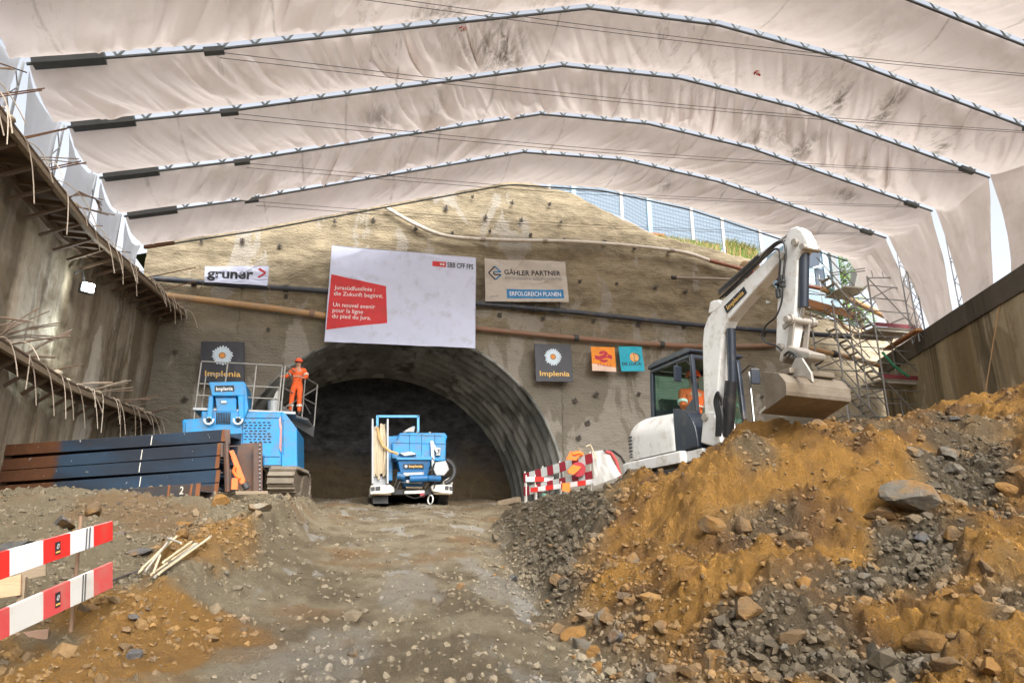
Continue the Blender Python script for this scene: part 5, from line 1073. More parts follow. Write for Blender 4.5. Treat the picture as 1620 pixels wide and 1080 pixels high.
for px in (330.5, 376.5):
    c = at(px, 664, Yt - .03); m = MB(); m.tube([c + Vector((.115 * math.sin(t_), 0, -.115 * math.cos(t_) * 1.0)) for t_ in np.linspace(-1.9, 1.9, 12)], .028, 7); m.box(c + Vector((0, .05, .02)), (.10, .1, .12)); m.build('headlight', LAMPW, RG)
    m = MB(); m.sphere(c + Vector((0, -.0, .01)), .06, 10, 6); m.build('headlight_lens', I_BLACK, RG)
decal(RG, at(339.5, 620, Yt - .002), at(371, 619, Yt - .002), at(370, 609, Yt - .002), at(339.5, 610, Yt - .002), I_BLACK, 'Implenia', I_WHITE, size=.78, width=.84, u0=.08)
# platform deck and railings
zd = at(440, 652, YR).z
m = MB(); m.bb((-4.3, YR + .05, zd - .02), (-1.55, YR + 2.2, zd + .05)); m.prism([(-1.95, YR + .1, zd - .0), (-1.25, YR + 1.1, zd), (-1.15, YR + 2.4, zd), (-1.9, YR + 2.4, zd)], (0, 0, .06)); m.build('platform_deck', M_STEEL, RG)
RAILS = plain('railing tube', (.30, .29, .27), .55, .4, .2, 6)
ztop = at(440, 576, YR).z; zm = (ztop + zd) / 2 + .05
m = MB()
fr_ = [at(318, 577, YR + .15).x, at(360, 576, YR + .15).x, at(406, 576, YR + .15).x, at(447, 577, YR + .15).x]; y = YR + .15
for x in fr_: m.cyl((x, y, zd - (1.05 if x == fr_[0] else 0)), (x, y, ztop - .03), .022, n=7)
for z in (ztop, zm, zd + .42): m.tube([(fr_[0] if z == ztop else fr_[0], y, z), (fr_[-1], y, z)], .02, 7)
x2 = fr_[0] + .06; m.tube([(x2 + .05, y + .3, zd - .9), (x2 + .05, y + .3, ztop - .35), (x2 + .2, y + .3, ztop - .3), (x2 + .5, y + .3, ztop - .3)], .02, 7)
for k_ in range(2):                                                     # outer side: railing runs back and to the right
    pass
A_ = Vector((fr_[-1] + .08, YR + .15, 0)); B_ = Vector((-1.12, YR + 2.4, 0))
for f_ in (0, .3, .6, 1): p = A_.lerp(B_, f_); m.cyl((p.x, p.y, zd), (p.x, p.y, ztop), .022, n=7)
for z in (ztop, zm): m.tube([(A_.x, A_.y, z), (B_.x, B_.y, z)], .02, 7)
m.tube([(A_.x, A_.y, zd + .1), (B_.x, B_.y, ztop - .1)], .02, 7); m.tube([(A_.x, A_.y, ztop - .02), (B_.x - .15, B_.y, zd + .45)], .018, 7)
m.build('railing', RAILS, RG)
m = MB(); m.bar((A_.x, A_.y, zd + .08), (B_.x, B_.y, zd - .12), .03, .34); m.build('toe_board', M_STEEL, RG)
m = MB(); c = at(434.5, 640, YR + .3); m.cyl(c + Vector((0, 0, -.26)), c + Vector((0, 0, .10)), .17, .2, 20); bk = m.build('bucket', M_STEEL); tag(bk, 'grey metal bucket standing on the deck of the drill rig', 'bucket')
m = MB(); m.tube([at(437, 633, YR + .3), at(438, 625, YR + .3), at(441, 615, YR + .3)], [.10, .07, .03], 8); o = m.build('rag', plain('grey rag', (.42, .42, .40), .9)); tag(o, 'grey rag hanging out of the metal bucket', 'rag')
MUDTR = plain('muddy track frame', (.16, .13, .095), .85, .1, .3, 6)
# crawler tracks
def crawler(x0, x1, y0, y1, zb_, zt_, par, rot=-12):
    M_ = Matrix.Translation(((x0 + x1) / 2, y0, 0)) @ Matrix.Rotation(R(rot), 4, 'Z') @ Matrix.Translation((-(x0 + x1) / 2, -y0, 0)); m = MB(M_); r_ = (zt_ - zb_) / 2; path = [(y0 + .95, zb_)] + [(y0 + .3 - .3 * math.sin(t_), zt_ - .3 - .3 * math.cos(t_)) for t_ in np.linspace(.75, math.pi, 9)] + [(y1 - r_ + r_ * math.sin(t_), zt_ - r_ + r_ * math.cos(t_)) for t_ in np.linspace(0, math.pi, 10)]
    path.append(path[0]); d_ = [0]
    for a, b in zip(path[:-1], path[1:]): d_.append(d_[-1] + math.hypot(b[0] - a[0], b[1] - a[1]))
    n_ = int(d_[-1] / .17)
    for i in range(n_):
        s0 = d_[-1] * i / n_; s1 = d_[-1] * (i + .86) / n_; f_ = lambda s: (np.interp(s, d_, [p[0] for p in path]), np.interp(s, d_, [p[1] for p in path])); a, b = f_(s0), f_(s1)
        m.bar(((x0 + x1) / 2, a[0], a[1]), ((x0 + x1) / 2, b[0], b[1]), x1 - x0, .04); q_ = Vector((0, a[0] - b[0], a[1] - b[1])).normalized(); nn_ = Vector((0, -q_.z, q_.y)) * .035; c_ = Vector((0, a[0] * .8 + b[0] * .2, a[1] * .8 + b[1] * .2)); c_ = c_ + (nn_ if (c_ + nn_ - Vector((0, (y0 + y1) / 2, (zb_ + zt_) / 2))).length > (c_ - nn_ - Vector((0, (y0 + y1) / 2, (zb_ + zt_) / 2))).length else -nn_); m.box(c_ + Vector(((x0 + x1) / 2, 0, 0)), (x1 - x0, .035, .06), Matrix((Vector((1, 0, 0)), q_, Vector((0, -q_.z, q_.y)))).transposed())
    t_ = m.build('crawler_track', CR, par); m = MB(M_); m.bb((x0 + .1, y0 + r_, zb_ + .12), (x1 - .1, y1 - r_, zt_ - .12))
    m.cyl((x0 + .04, y0 + .3, zt_ - .3), (x1 - .04, y0 + .3, zt_ - .3), .24, n=18); m.cyl((x0 + .04, y1 - r_, zb_ + r_), (x1 - .04, y1 - r_, zb_ + r_), r_ - .06, n=18)
    for q in range(4): yy_ = y0 + 1.0 + .32 * q; m.cyl((x0 + .02, yy_, zb_ + .17), (x1 - .02, yy_, zb_ + .17), .12, n=12)
    m.build('track_frame', MUDTR, t_)
crawler(-2.05, -1.35, 19.9, 21.7, 1.45, 2.28, RG); crawler(-4.5, -3.8, 19.8, 22.4, 1.45, 2.25, RG)
m = MB(); m.bb((-4.2, 20.2, 2.0), (-2.4, 22.8, 2.45)); m.cyl((-3.3, 21.6, 2.3), (-3.3, 21.6, 2.75), .8, n=24); m.build('undercarriage', M_DKSTEEL, RG)
J = dict(pelvis=(0, 0, .93), waist=(0, .0, 1.12), chest=(0, .02, 1.33), neck=(0, .03, 1.50), head=(0, .06, 1.625), hem=(0, 0, .88), shoulder_r=(.185, .01, 1.41), shoulder_l=(-.185, .01, 1.41), elbow_r=(.31, .10, 1.18), elbow_l=(-.29, .10, 1.17), wrist_r=(.42, .28, 1.14), wrist_l=(-.22, .33, 1.10), hip_r=(.095, 0, .9), hip_l=(-.095, 0, .9), knee_r=(.12, .03, .50), knee_l=(-.11, .04, .50), ankle_r=(.13, -.01, .10), ankle_l=(-.13, -.01, .10), toe_r=(.15, .15, .035), toe_l=(-.15, .15, .035), curl=.9)
person('worker in orange work clothes and helmet standing at the railing of the drill rig', (at(466, 655, 21.75).x, 21.75, zd + .06), R(172), J, headyaw=-.25)

# ------------------------------------------------------------------ truck with concrete pump in the tunnel mouth
TK = thing('concrete_truck', 'blue and white concrete spraying truck parked in the tunnel mouth', 'truck', (1.95, 22, 1.45))
Yk = 21.6; T_WHITE = plain('truck white', (.70, .69, .64), .45, 0, .08, 4, (.40, .34, .25), .4)
m = MB(); ppx(m, [(586, 767), (617, 766), (624, 771), (624, 778), (617, 780), (586, 782)], Yk, 1.2); m.build('fender', T_WHITE, TK, bevel=.03)
m = MB(); ppx(m, [(684, 766), (716, 766), (716, 781), (700, 780), (684, 777), (682, 771)], Yk, 1.2); ppx(m, [(702, 760), (715, 752), (717, 766), (700, 766)], Yk + .1, .8); m.build('fender', T_WHITE, TK, bevel=.03)
for px in ([(587, 770), (593, 769.5), (593, 776), (587, 776.5)], [(594, 769.5), (602, 768.5), (602, 775), (594, 776)], [(704, 768), (710, 768.5), (710, 775), (704, 774.5)], [(711, 769), (716.5, 769.5), (716.5, 776), (711, 775)]):
    m = MB(); ppx(m, px, Yk - .02, .05); m.build('headlight', M_DKSTEEL, TK, bevel=.01)
m = MB(); ppx(m, [(640, 776), (672, 775), (672, 780), (640, 781)], Yk, .1); m.build('bumper', T_WHITE, TK, bevel=.02)
m = MB(); ppx(m, [(588, 782), (716, 781), (716, 774), (588, 774)], Yk + .25, 3.5); ppx(m, [(590, 796), (614, 796), (614, 780), (590, 780)], Yk + .3, .5); m.build('chassis', M_DKSTEEL, TK)
for px in (600, 705):
    for yy_ in (.9, 2.7): c = at(px, 781, Yk); c = Vector((c.x, Yk + yy_, 1.95)); m = MB(); m.cyl(c - Vector((.17, 0, 0)), c + Vector((.17, 0, 0)), .5, n=22); w_ = m.build('wheel', HOSE, TK, bevel=.05); m = MB(); m.cyl(c - Vector((.19, 0, 0)), c + Vector((.19, 0, 0)), .24, n=16); m.build('rim', M_STEEL, w_)
m = MB(); ppx(m, [(631, 686), (634, 684), (704, 684), (708, 690), (706, 696), (705, 729), (620, 729), (620, 698), (628, 696)], Yk + .45, 2.2); m.build('hopper_tank', BLUE, TK, bevel=.04)
m = MB(); ppx(m, [(612, 690), (630, 689), (630, 697), (621, 699), (621, 760), (613, 760)], Yk + .6, 1.2); ppx(m, [(620, 719), (684, 722), (684, 725), (620, 725)], Yk + .15, .5); m.build('tank_shelf', BLUE, TK, bevel=.015)
m = MB(); a = [at(628, 725, Yk), at(682, 725, Yk), at(678, 748, Yk), at(668, 770, Yk + .1), at(640, 770, Yk + .1), at(634, 748, Yk)]; m.prism(a, (0, .7, 0)); m.build('pump_hopper', BLUE2, TK, bevel=.03)
m = MB(); ppx(m, [(628, 723), (684, 723), (684, 727), (627, 727)], Yk - .08, .5); m.build('hopper_rim', BLUE, TK, bevel=.01)
decal(TK, at(638, 741, Yk - .01), at(671, 740.5, Yk - .01), at(670, 733, Yk - .01), at(638, 733.5, Yk - .01), I_BLACK, 'Implenia', I_YEL, True, size=.72, width=.64, u0=.28)
m = MB(); m.cyl(at(648, 757, Yk - .2), at(676, 756, Yk - .2), .11, n=14); m.cyl(at(676, 756, Yk - .2), at(696, 757, Yk - .1), .09, n=14); m.cyl(at(628, 752, Yk - .05), at(640, 754, Yk - .05), .12, n=12); m.build('pump_pipe', BLUE2, TK, smooth=True)
m = MB(); ppx(m, [(638, 747), (671, 746), (671, 753), (637, 753)], Yk - .15, .2); m.box(at(655, 762, Yk - .08), (.5, .16, .10)); m.build('pump_cover', M_STEEL, TK, bevel=.02)
m = MB(); c = at(700, 745, Yk + .05); m.tube([c + Vector((.36 * math.sin(t_) , -.02, .36 * math.cos(t_) )) for t_ in np.linspace(.3, 2.9, 14)], .075, 9); m.build('suction_hose', M_DKSTEEL, TK, smooth=True)
m = MB(); m.prism([at(687, 731, Yk), at(706, 728, Yk), at(711, 742, Yk), at(703, 752, Yk), at(690, 752, Yk), at(685, 742, Yk)], (0, .3, 0)); m.build('discharge_chute', M_STEEL, TK, bevel=.02)
m = MB()
for a, b in (((597, 674), (597, 657)), ((597, 658.5), (663, 658.5)), ((661.5, 657), (661.5, 683))): m.bar(at(*a, Yk + .5), at(*b, Yk + .5), .075, .075, (0, 1, 0))
for a, b in (((597, 672), (597, 660)), ((661.5, 660), (661.5, 683))): m.bar(at(*a, Yk + .5) + Vector((0, 1.6, 0)), at(*b, Yk + .5) + Vector((0, 1.6, 0)), .06, .06, (0, 1, 0))
m.build('top_frame', plain('pale blue frame', (.12, .45, .78), .45, 0, .12, 4), TK, bevel=.008)
m = MB()
for px in (589, 612.5): m.bar(at(px, 665, Yk + .2), at(px, 766, Yk + .2), .05, .6, (0, 1, 0))
m.bar(at(589, 766, Yk + .4), at(613, 766, Yk + .4), .05, .5); m.build('reel_frame', M_STEEL, TK)
CREAM = plain('cream hose', (.66, .56, .40), .55, 0, .12, 5, (.42, .34, .24), .3)
for i in range(8):
    px = 592.5 + 2.5 * i; m = MB(); t0_ = 676 + random.uniform(-2, 6) - (4 if 3 < i < 7 else 0); b0_ = 752 + random.uniform(-5, 6); dd = .12 + .05 * (i % 3)
    m.tube([at(px - 1, b0_, Yk + .25), at(px + random.uniform(-1.5, 1.5), (t0_ + b0_) / 2, Yk + .05), at(px, t0_ + 6, Yk + .1), at(px + .6, t0_, Yk + .3), at(px + 1, t0_ + 6, Yk + .5), at(px, b0_, Yk + .55)], .036, 8); m.build('hose_coil', CREAM, TK, smooth=True)
m = MB(); m.tube([at(597, 676, Yk + .1), at(600, 692, Yk - .05), at(606, 705, Yk - .1), at(616, 713, Yk - .1), at(630, 718, Yk - .1)], .042, 8); m.build('delivery_hose', plain('yellow hose', (.62, .40, .17), .5, 0, .1, 6), TK, smooth=True)
m = MB(); ppx(m, [(632, 716), (650, 714), (660, 718), (640, 721)], Yk - .05, .4); ppx(m, [(637, 683), (650, 675), (657, 674), (655, 683)], Yk + .9, .6); m.build('pale_cover', T_WHITE, TK, bevel=.02)
m = MB(); m.bar(at(683, 697, Yk + .35), at(686, 745, Yk + .3), .09, .05, (0, 1, 0)); m.bar(at(683, 698, Yk + .35), at(692, 716, Yk + .3), .07, .05, (0, 1, 0)); m.box(at(693, 714, Yk + .4), (.12, .08, .2)); m.build('bracket', M_STEEL, TK)
m = MB(); c = at(681, 790, Yk - .05); m.ring(c, (1, .55, 0), .13, .022, 18, 6); m.build('hose_loop', LAMPW, TK)
m = MB(); m.box(at(668, 783, Yk - .05), (.13, .05, .11)); m.build('red_hook', plain('dark red', (.30, .02, .03), .5), TK)

SEAM = plain('seam and grime', (.012, .06, .13), .7)
for px in (648, 667, 688): m = MB(); m.bar(at(px, 686, Yk + .44), at(px, 719, Yk + .44), .012, .012, (0, 1, 0)); m.build('panel_seam', SEAM, TK)
for a, b in (((622, 700), (704, 702)), ((622, 688), (700, 689))): m = MB(); m.bar(at(*a, Yk + .44), at(*b, Yk + .44), .010, .010); m.build('panel_seam', SEAM, TK)
for pts, r_ in (([(624, 770), (630, 752), (640, 748), (650, 750)], .022), ([(626, 776), (633, 762), (645, 764)], .02), ([(672, 772), (680, 760), (684, 748), (682, 735)], .022), ([(686, 773), (690, 760), (686, 750)], .018), ([(642, 783), (655, 788), (668, 785), (680, 780)], .018), ([(684, 724), (688, 730), (686, 740), (680, 744)], .016)):
    m = MB(); m.tube([at(*q, Yk - .1) for q in pts], r_, 6); m.build('hydraulic_hose', HOSE, TK, smooth=True)
m = MB(); m.box(at(693, 714, Yk + .38), (.16, .06, .26)); m.build('control_box', M_STEEL, TK, bevel=.015); m = MB(); m.box(at(693, 713, Yk + .34), (.08, .03, .1)); m.build('control_panel', I_BLACK, TK)
MUDP = plain('dried mud crust', (.20, .155, .10), .95, 0, .3, 8, None, .5, .8)
for px, py, sx_, sz_ in ((604, 781.5, .55, .05), (700, 781, .55, .05), (655, 771, .5, .06)): m = MB(); m.box(at(px, py, Yk - .03), (sx_, .05, sz_)); m.build('mud_crust', MUDP, TK, bevel=.02)
for i, (px, py) in enumerate(((640, 690), (660, 690), (680, 691), (698, 693))): m = MB(); m.cyl(at(px, py - 5, Yk + .5), at(px, py - 8, Yk + .5), .05, n=8); m.build('lid_bolt', M_STEEL, TK)
for a, b in (((293, 668), (293, 716)), ((384, 656), (384, 720)), ((388, 722), (442, 722)), ((384, 661), (441, 661))): m = MB(); m.bar(at(*a, YR - .012), at(*b, YR - .012), .014, .012, (0, 1, 0) if a[0] == b[0] else (0, 0, 1)); m.build('panel_seam', SEAM, RG)
for a, b in (((448, 664), (467, 688)), ((448, 718), (467, 730)), ((448, 664), (448, 718)), ((467, 688), (467, 730))): m = MB(); f_ = lambda q: at(q[0], q[1], YR - .015 + (q[0] - 445) * .0045); m.bar(f_(a), f_(b), .014, .012, (0, 1, 0)); m.build('panel_seam', SEAM, RG)
# ------------------------------------------------------------------ stack of steel beams
def beam_mat():
    n = NT('blue mill scale with rust'); x, y, z = n.xyz(); q = n.noise(1.3, 6, .65, stretch=(1, 1, 3)); s = n.noise(8, 7, .7)
    c = n.mix(n.ramp(n.noise(.9, 4, .5, stretch=(.5, 1, 2)), [(.4, 0), (.62, 1)]), (.045, .058, .082), (.05, .095, .16)); c = n.mix(n.math('MULTIPLY', s, .45), c, (.025, .025, .03))
    r_ = n.ramp(n.math('ADD', n.math('MULTIPLY', n.math('ADD', x, 5.35), -2.2), n.math('MULTIPLY', n.math('SUBTRACT', q, .5), 1.2)), [(.0, 0), (.25, .9)])
    c = n.mix(r_, c, n.mix(s, (.06, .028, .015), (.24, .095, .035))); c = n.mix(n.ramp(n.noise(3, 8, .75, stretch=(1, 1, 2)), [(.6, 0), (.72, .6)]), c, (.12, .055, .03))
    c = n.mix(n.ramp(n.noise(13, 2, .5), [(.73, 0), (.75, .8)]), c, (.55, .55, .53))
    n.bsdf(c, n.ramp(q, [(.3, .38), (.7, .6)]), .35, n.bump(s, .25, .01)); return n.m
M_BEAM = beam_mat(); M_RBEAM = plain('rust brown beam', (.075, .055, .05), .6, .3, .4, 4, (.17, .075, .035), .6); M_CHALK = plain('chalk', (.62, .60, .52), .8); M_RUSTFACE = plain('rust face', (.22, .085, .035), .8, .1, .4, 5)
p0 = onZ(358, 679, 2.15); p1 = onZ(-60, 706, 2.15); bd = (p1 - p0); bd.z = 0; bd.normalize(); bn = Vector((bd.y, -bd.x, 0));
if bn.y < 0: bn = -bn
def hbeam(label, z, tilt, start, length, wf=.215, depth=.42, chalk=(), mat=M_BEAM, two=False):
    a = Vector((p0.x, p0.y, 0)) + bd * start; b = a + bd * length; za, zb_ = z, z + tilt
    r = thing('steel_beam', label, 'steel beam', Vector((b.x, b.y, zb_)).lerp(Vector((a.x, a.y, za)), .5), 'stacked steel beams'); up = Vector((0, 0, 1))
    for off in (0, depth):
        m = MB(); m.bar(a + bn * off + up * (za + wf / 2), b + bn * off + up * (zb_ + wf / 2), .025, wf); m.build('flange', mat, r, bevel=.004)
    m = MB(); m.bar(a + bn * depth / 2 + up * (za + wf / 2), b + bn * depth / 2 + up * (zb_ + wf / 2), depth - .03, .016); m.build('web', mat, r)
    for c_ in chalk:
        q = a + bd * c_; zc = za + (zb_ - za) * c_ / length; m = MB(); m.bar(q - bn * .016 + up * (zc + .02), q - bn * .016 + up * (zc + wf - .02), .006, .012, (1, 0, 0)); m.build('chalk_line', M_CHALK, r)
    m = MB(); q = a + bd * .03; m.bar(q - bn * .016 + up * (za + .003), q - bn * .016 + up * (za + wf - .003), .008, .08, tuple(bd)); m.build('end_strip', M_RUSTFACE, r)
    return r
hbeam('topmost steel beam of the stack, blue with a rusty left end', 1.935, -.03, 0, 6.5, chalk=(1.62,))
hbeam('second steel beam from the top of the stack, below the upper dark gap', 1.70, -.10, .06, 6.5, chalk=(1.74,))
hbeam('third steel beam from the top of the stack, with the lower chalk mark', 1.47, -.10, .06, 6.5, chalk=(1.74,))
hbeam('fourth steel beam from the top, its right end under the lower dark gap', 1.23, -.16, .02, 6.5, chalk=(1.72,))
hbeam('bottom steel beam of the stack, half hidden by the short front beam', 1.005, -.15, .02, 6.5)
fb = Vector((0, 0, 0)); sv = p0.copy(); p0 = onZ(318, 763, 1.12); p0 = p0 - Vector((0, .0, 0))
rb = hbeam('grey front beam lying on the ground, its right end chalked with a 2', .875, -.12, 0, 4.0, wf=.235, depth=.3, chalk=(1.45,), mat=plain('grey mill scale', (.075, .075, .082), .5, .35, .3, 5, (.13, .07, .04), .45, .1, 3))
v_, f_ = text_geo('2', .01); q = p0 + bd * .38; me = bpy.data.meshes.new('chalk_number'); me.from_pydata([tuple(Vector((q.x, q.y, .95)) - bd * (p[0] * .17) - bn * .02 + Vector((0, 0, p[1] * .17))) for p in v_], [], f_); link('chalk_number', me, M_CHALK, rb)
for s_ in (.05, .16, .60):
    q = p0 + bd * s_; m = MB(); m.bar(Vector((q.x, q.y, .885)) - bn * .018, Vector((q.x, q.y, 1.10)) - bn * .018, .01, .035, tuple(bd)); m.build('end_strip', M_RUSTFACE, rb)
p0 = sv
# thicker pair of brown beams behind, end towards the right
rr_ = thing('steel_beam', 'broad rust brown beam standing on edge behind the right end of the stack', 'steel beam', at(400, 778, 14.2), 'stacked steel beams')
m = MB(); ppx(m, [(352, 703), (405, 700), (405, 779), (352, 781)], 14.25, .03); m.build('web', M_RBEAM, rr_)
m = MB(); ppx(m, [(401, 700), (415, 700), (415, 778), (401, 779)], 14.0, .03); ppx(m, [(403, 700), (407, 700), (407, 779), (403, 779)], 14.03, .3); m.build('flange', M_RBEAM, rr_)
m = MB()
for i in range(12): m.cyl(at(411, 704 + 6.3 * i, 13.99), at(411, 704 + 6.3 * i, 13.95), .015, n=6)
m.build('bolts', M_STEEL, rr_)
m = MB(); ppx(m, [(354, 681), (364, 679), (364, 702), (357, 702)], 13.22, .03); ppx(m, [(349, 700), (360, 700), (360, 722), (349, 722)], 13.15, .03)
m.cyl(at(358, 700, 13.1), at(360, 778, 13.1), .05, n=8); m.cyl(at(364, 742, 13.1), at(364, 776, 13.1), .035, n=8); o = m.build('stack_stake', M_RBEAM); tag(o, 'rusty upright stake with end plates holding the right end of the beam stack', 'stake')
OR = plain('orange lacquer', (.80, .16, .03), .45, 0, .1, 6, (.35, .12, .05), .3)
cl = thing('lifting_clamp', 'orange lever clamp leaning against the brown beam end', 'clamp', at(383, 774, 13))
m = MB(); m.prism([at(*q, 13) for q in ((362, 713), (369, 711), (373, 720), (388, 760), (385, 767), (379, 764), (372, 743))], (0, .08, 0)); m.build('lever', OR, cl, bevel=.012)
m = MB(); m.tube([at(372, 738, 12.97), at(369, 745, 12.97), at(373, 752, 12.97), at(379, 757, 12.97)], .028, 7); m.bar(at(372, 756, 12.98), at(371, 774, 12.98), .10, .05, (0, 1, 0)); m.build('handle', OR, cl)
m = MB(); m.cyl(at(386, 764, 13.0), at(391, 773, 13.0), .06, n=10); m.build('jaw', M_DKSTEEL, cl, bevel=.01)

# ------------------------------------------------------------------ striped barrier at lower left
B_R = plain('barrier red', (.60, .025, .02), .45, 0, .08, 4, (.35, .10, .07), .25); B_W = plain('barrier white', (.64, .65, .66), .45, 0, .06, 4, (.45, .42, .36), .3); B_R2 = plain('scuffed barrier red', (.52, .06, .06), .6, 0, .15, 4, (.35, .18, .14), .45); B_W2 = plain('scuffed barrier white', (.55, .54, .51), .6, 0, .08, 4, (.40, .37, .30), .45)
YA, YB_ = 6.75, 5.55
def bp(px, py): f_ = px / 178.0; return at(px, py, 1 / ((1 - f_) / YB_ + f_ / YA))
_a, _b = bp(178, 900), bp(0, 900); NB = Vector(((_a - _b).y, -(_a - _b).x, 0)).normalized()
def board(label, tops, bots, pal, marks):
    r = thing('barrier_board', label, 'barrier', bp(100, 950))
    tp = lambda px: bp(px, np.interp(px, [tops[0][0], tops[1][0]], [tops[0][1], tops[1][1]])); bt_ = lambda px: bp(px, np.interp(px, [bots[0][0], bots[1][0]], [bots[0][1], bots[1][1]]))
    tp = lambda px: bp(px, tops[0][1] + (tops[1][1] - tops[0][1]) * (px - tops[0][0]) / (tops[1][0] - tops[0][0])); bt_ = lambda px: bp(px, bots[0][1] + (bots[1][1] - bots[0][1]) * (px - bots[0][0]) / (bots[1][0] - bots[0][0]))
    xs_ = [-70, 15.6, 68.6, 111.6, 148.4, 178.5]
    for i in range(5):
        a, b = xs_[i] + (.05 if i else 0), xs_[i + 1]; m = MB(); m.prism([tp(a), tp(b), bt_(b), bt_(a)], -NB * .028); m.build('red_field' if i % 2 == 0 else 'white_field', pal[i % 2], r, bevel=.002)
    a, b = 86.5, 95; f_ = lambda px, k: tp(px).lerp(bt_(px), k) + NB * .004
    m = MB(); m.add([f_(a, .22), f_(b, .22), f_(b, .76), f_(a, .76)], [(0, 1, 2, 3)]); m.build('sticker', I_BLACK, r)
    c = f_(90.7, .42); ux = (f_(95, .4) - f_(86.5, .4)).normalized(); m = MB()
    for i in range(11): t_ = 2 * math.pi * i / 11; p = c + NB * (.003 + .001 * (i % 2)); e = lambda rr_, da: p + ux * rr_ * math.cos(t_ + da) + Vector((0, 0, rr_ * math.sin(t_ + da) * 1.25)); m.add([e(.004, 0), e(.014, -.2), e(.018, 0), e(.014, .2)], [(0, 1, 2, 3)])
    m.build('daisy_petals', I_WHITE, r); m = MB(); m.bar(f_(87.5, .66) + NB * .002, f_(94, .66) + NB * .002, .002, .012); m.build('lettering', I_YEL, r)
    m = MB()
    for px in marks: m.bar(tp(px) + NB * .004 + Vector((0, 0, .005)), bt_(px - 2) + NB * .004, .004, .008, tuple(NB))
    m.build('tie_wire', M_DKSTEEL, r)
board('upper red and white striped barrier board, bright and clean', ((0, 873.5), (178.5, 824)), ((0, 917), (178.5, 854)), (B_R, B_W), (137, 142))
board('lower red and white striped barrier board, scuffed and paler', ((0, 966), (178.5, 888.5)), ((0, 1012.5), (178.5, 929)), (B_R2, B_W2), (131, 135))
def ground_stick(name, label, cat, top, botpx, r_, mat, Y=None):
    b = hit(*botpx); y_ = b.y if Y is None else Y; t_ = at(top[0], top[1], y_); b = at(botpx[0], botpx[1], y_); b.z = min(b.z, gz(b.x, b.y)) - .1
    m = MB(); m.tube([b, b.lerp(t_, .5) + Vector((.004, 0, 0)), t_], [r_ * 1.1, r_, r_ * .9], 8); o = m.build(name, mat); tag(o, label, cat); return o
ground_stick('stake', 'thin rusty stake driven behind the two striped boards', 'stake', (128, 816), (108, 1050), .016, plain('rusty stake', (.25, .16, .10), .8, .1, .3, 9), 6.55)
def plank(label, pts, mat, Y=6.6, th_=.03, name='board'):
    m = MB(); m.prism([at(*q, Y) for q in pts], (0, th_, 0)); o = m.build(name, mat, bevel=.003); tag(o, label, 'board'); return o
plank('orange plywood board behind the upper striped board at the left edge', [(-30, 922), (33, 908), (32, 941), (-30, 950)], M_PLY, 6.62)
plank('grey weathered board behind the upper striped board', [(24, 909), (72, 890), (72, 910), (26, 920)], M_WOOD, 6.7)
plank('brown board below the lower striped board', [(-30, 1008), (77, 994), (74, 1021), (-30, 1032)], plankmat('brown board', (.20, .12, .08), (.34, .22, .15)), 6.5)
plank('orange board at the bottom left edge, lowest of the barrier boards', [(-30, 1034), (21, 1027), (21, 1056), (-30, 1062)], M_PLY, 6.4)
m = MB(); b = at(30, 1056, 6.68); t_ = at(37, 912, 6.68); m.bar(b - Vector((0, 0, .2)), t_, .05, .05); o = m.build('wooden_post', M_WOOD, bevel=.004); tag(o, 'square grey timber post behind the striped boards', 'post')
# bundle of pale rods on the bank
RODM = plain('pale glass fibre rod', (.55, .46, .30), .6, 0, .2, 8); RODG = plain('grey glass fibre rod', (.36, .34, .29), .6, 0, .2, 8)
for i, (a, b) in enumerate((((245, 918), (333, 856)), ((250, 915), (330, 861)), ((238, 918), (307, 872)), ((243, 924), (310, 874)), ((218, 918), (270, 868)), ((222, 914), (277, 866)), ((228, 920), (268, 870)), ((240, 926), (250, 902)), ((255, 912), (300, 880)), ((262, 872), (283, 886)))):
    pa, pb = hit(*a), hit(*b); m = MB(); off = Vector((0, 0, .03 + .012 * i)); m.cyl(pa + off, pb + off + Vector((0, 0, .03)), .012, n=8); o = m.build('rod', RODM if i % 3 else RODG)
    tag(o, 'pale rod in the loose bundle lying on the left bank', 'rod', 'rods in the bundle on the bank')
m = MB(); ps = [hit(*q) + Vector((0, 0, .03)) for q in ((225, 905), (205, 912), (185, 920), (172, 926), (164, 934), (160, 940))]; m.tube(ps, .010, 6); o = m.build('cable', M_CABLE); tag(o, 'thin dark cable trailing left from the rod bundle', 'cable')
for i, (px, py, lab) in enumerate(((235, 776, 'splintered pale plank lying in front of the lowest steel beam'), (398, 775, 'pale plank end beside the orange clamp'))):
    c = at(px + 80 * (1 - i), py + 4, 12.6); m = MB(); m.box(c, (.5, .16, .05), (.1, -.05, .2)); o = m.build('plank', M_WOOD, bevel=.005); tag(o, lab.replace('in front of the lowest steel beam', 'by the right end of the front beam'), 'plank')

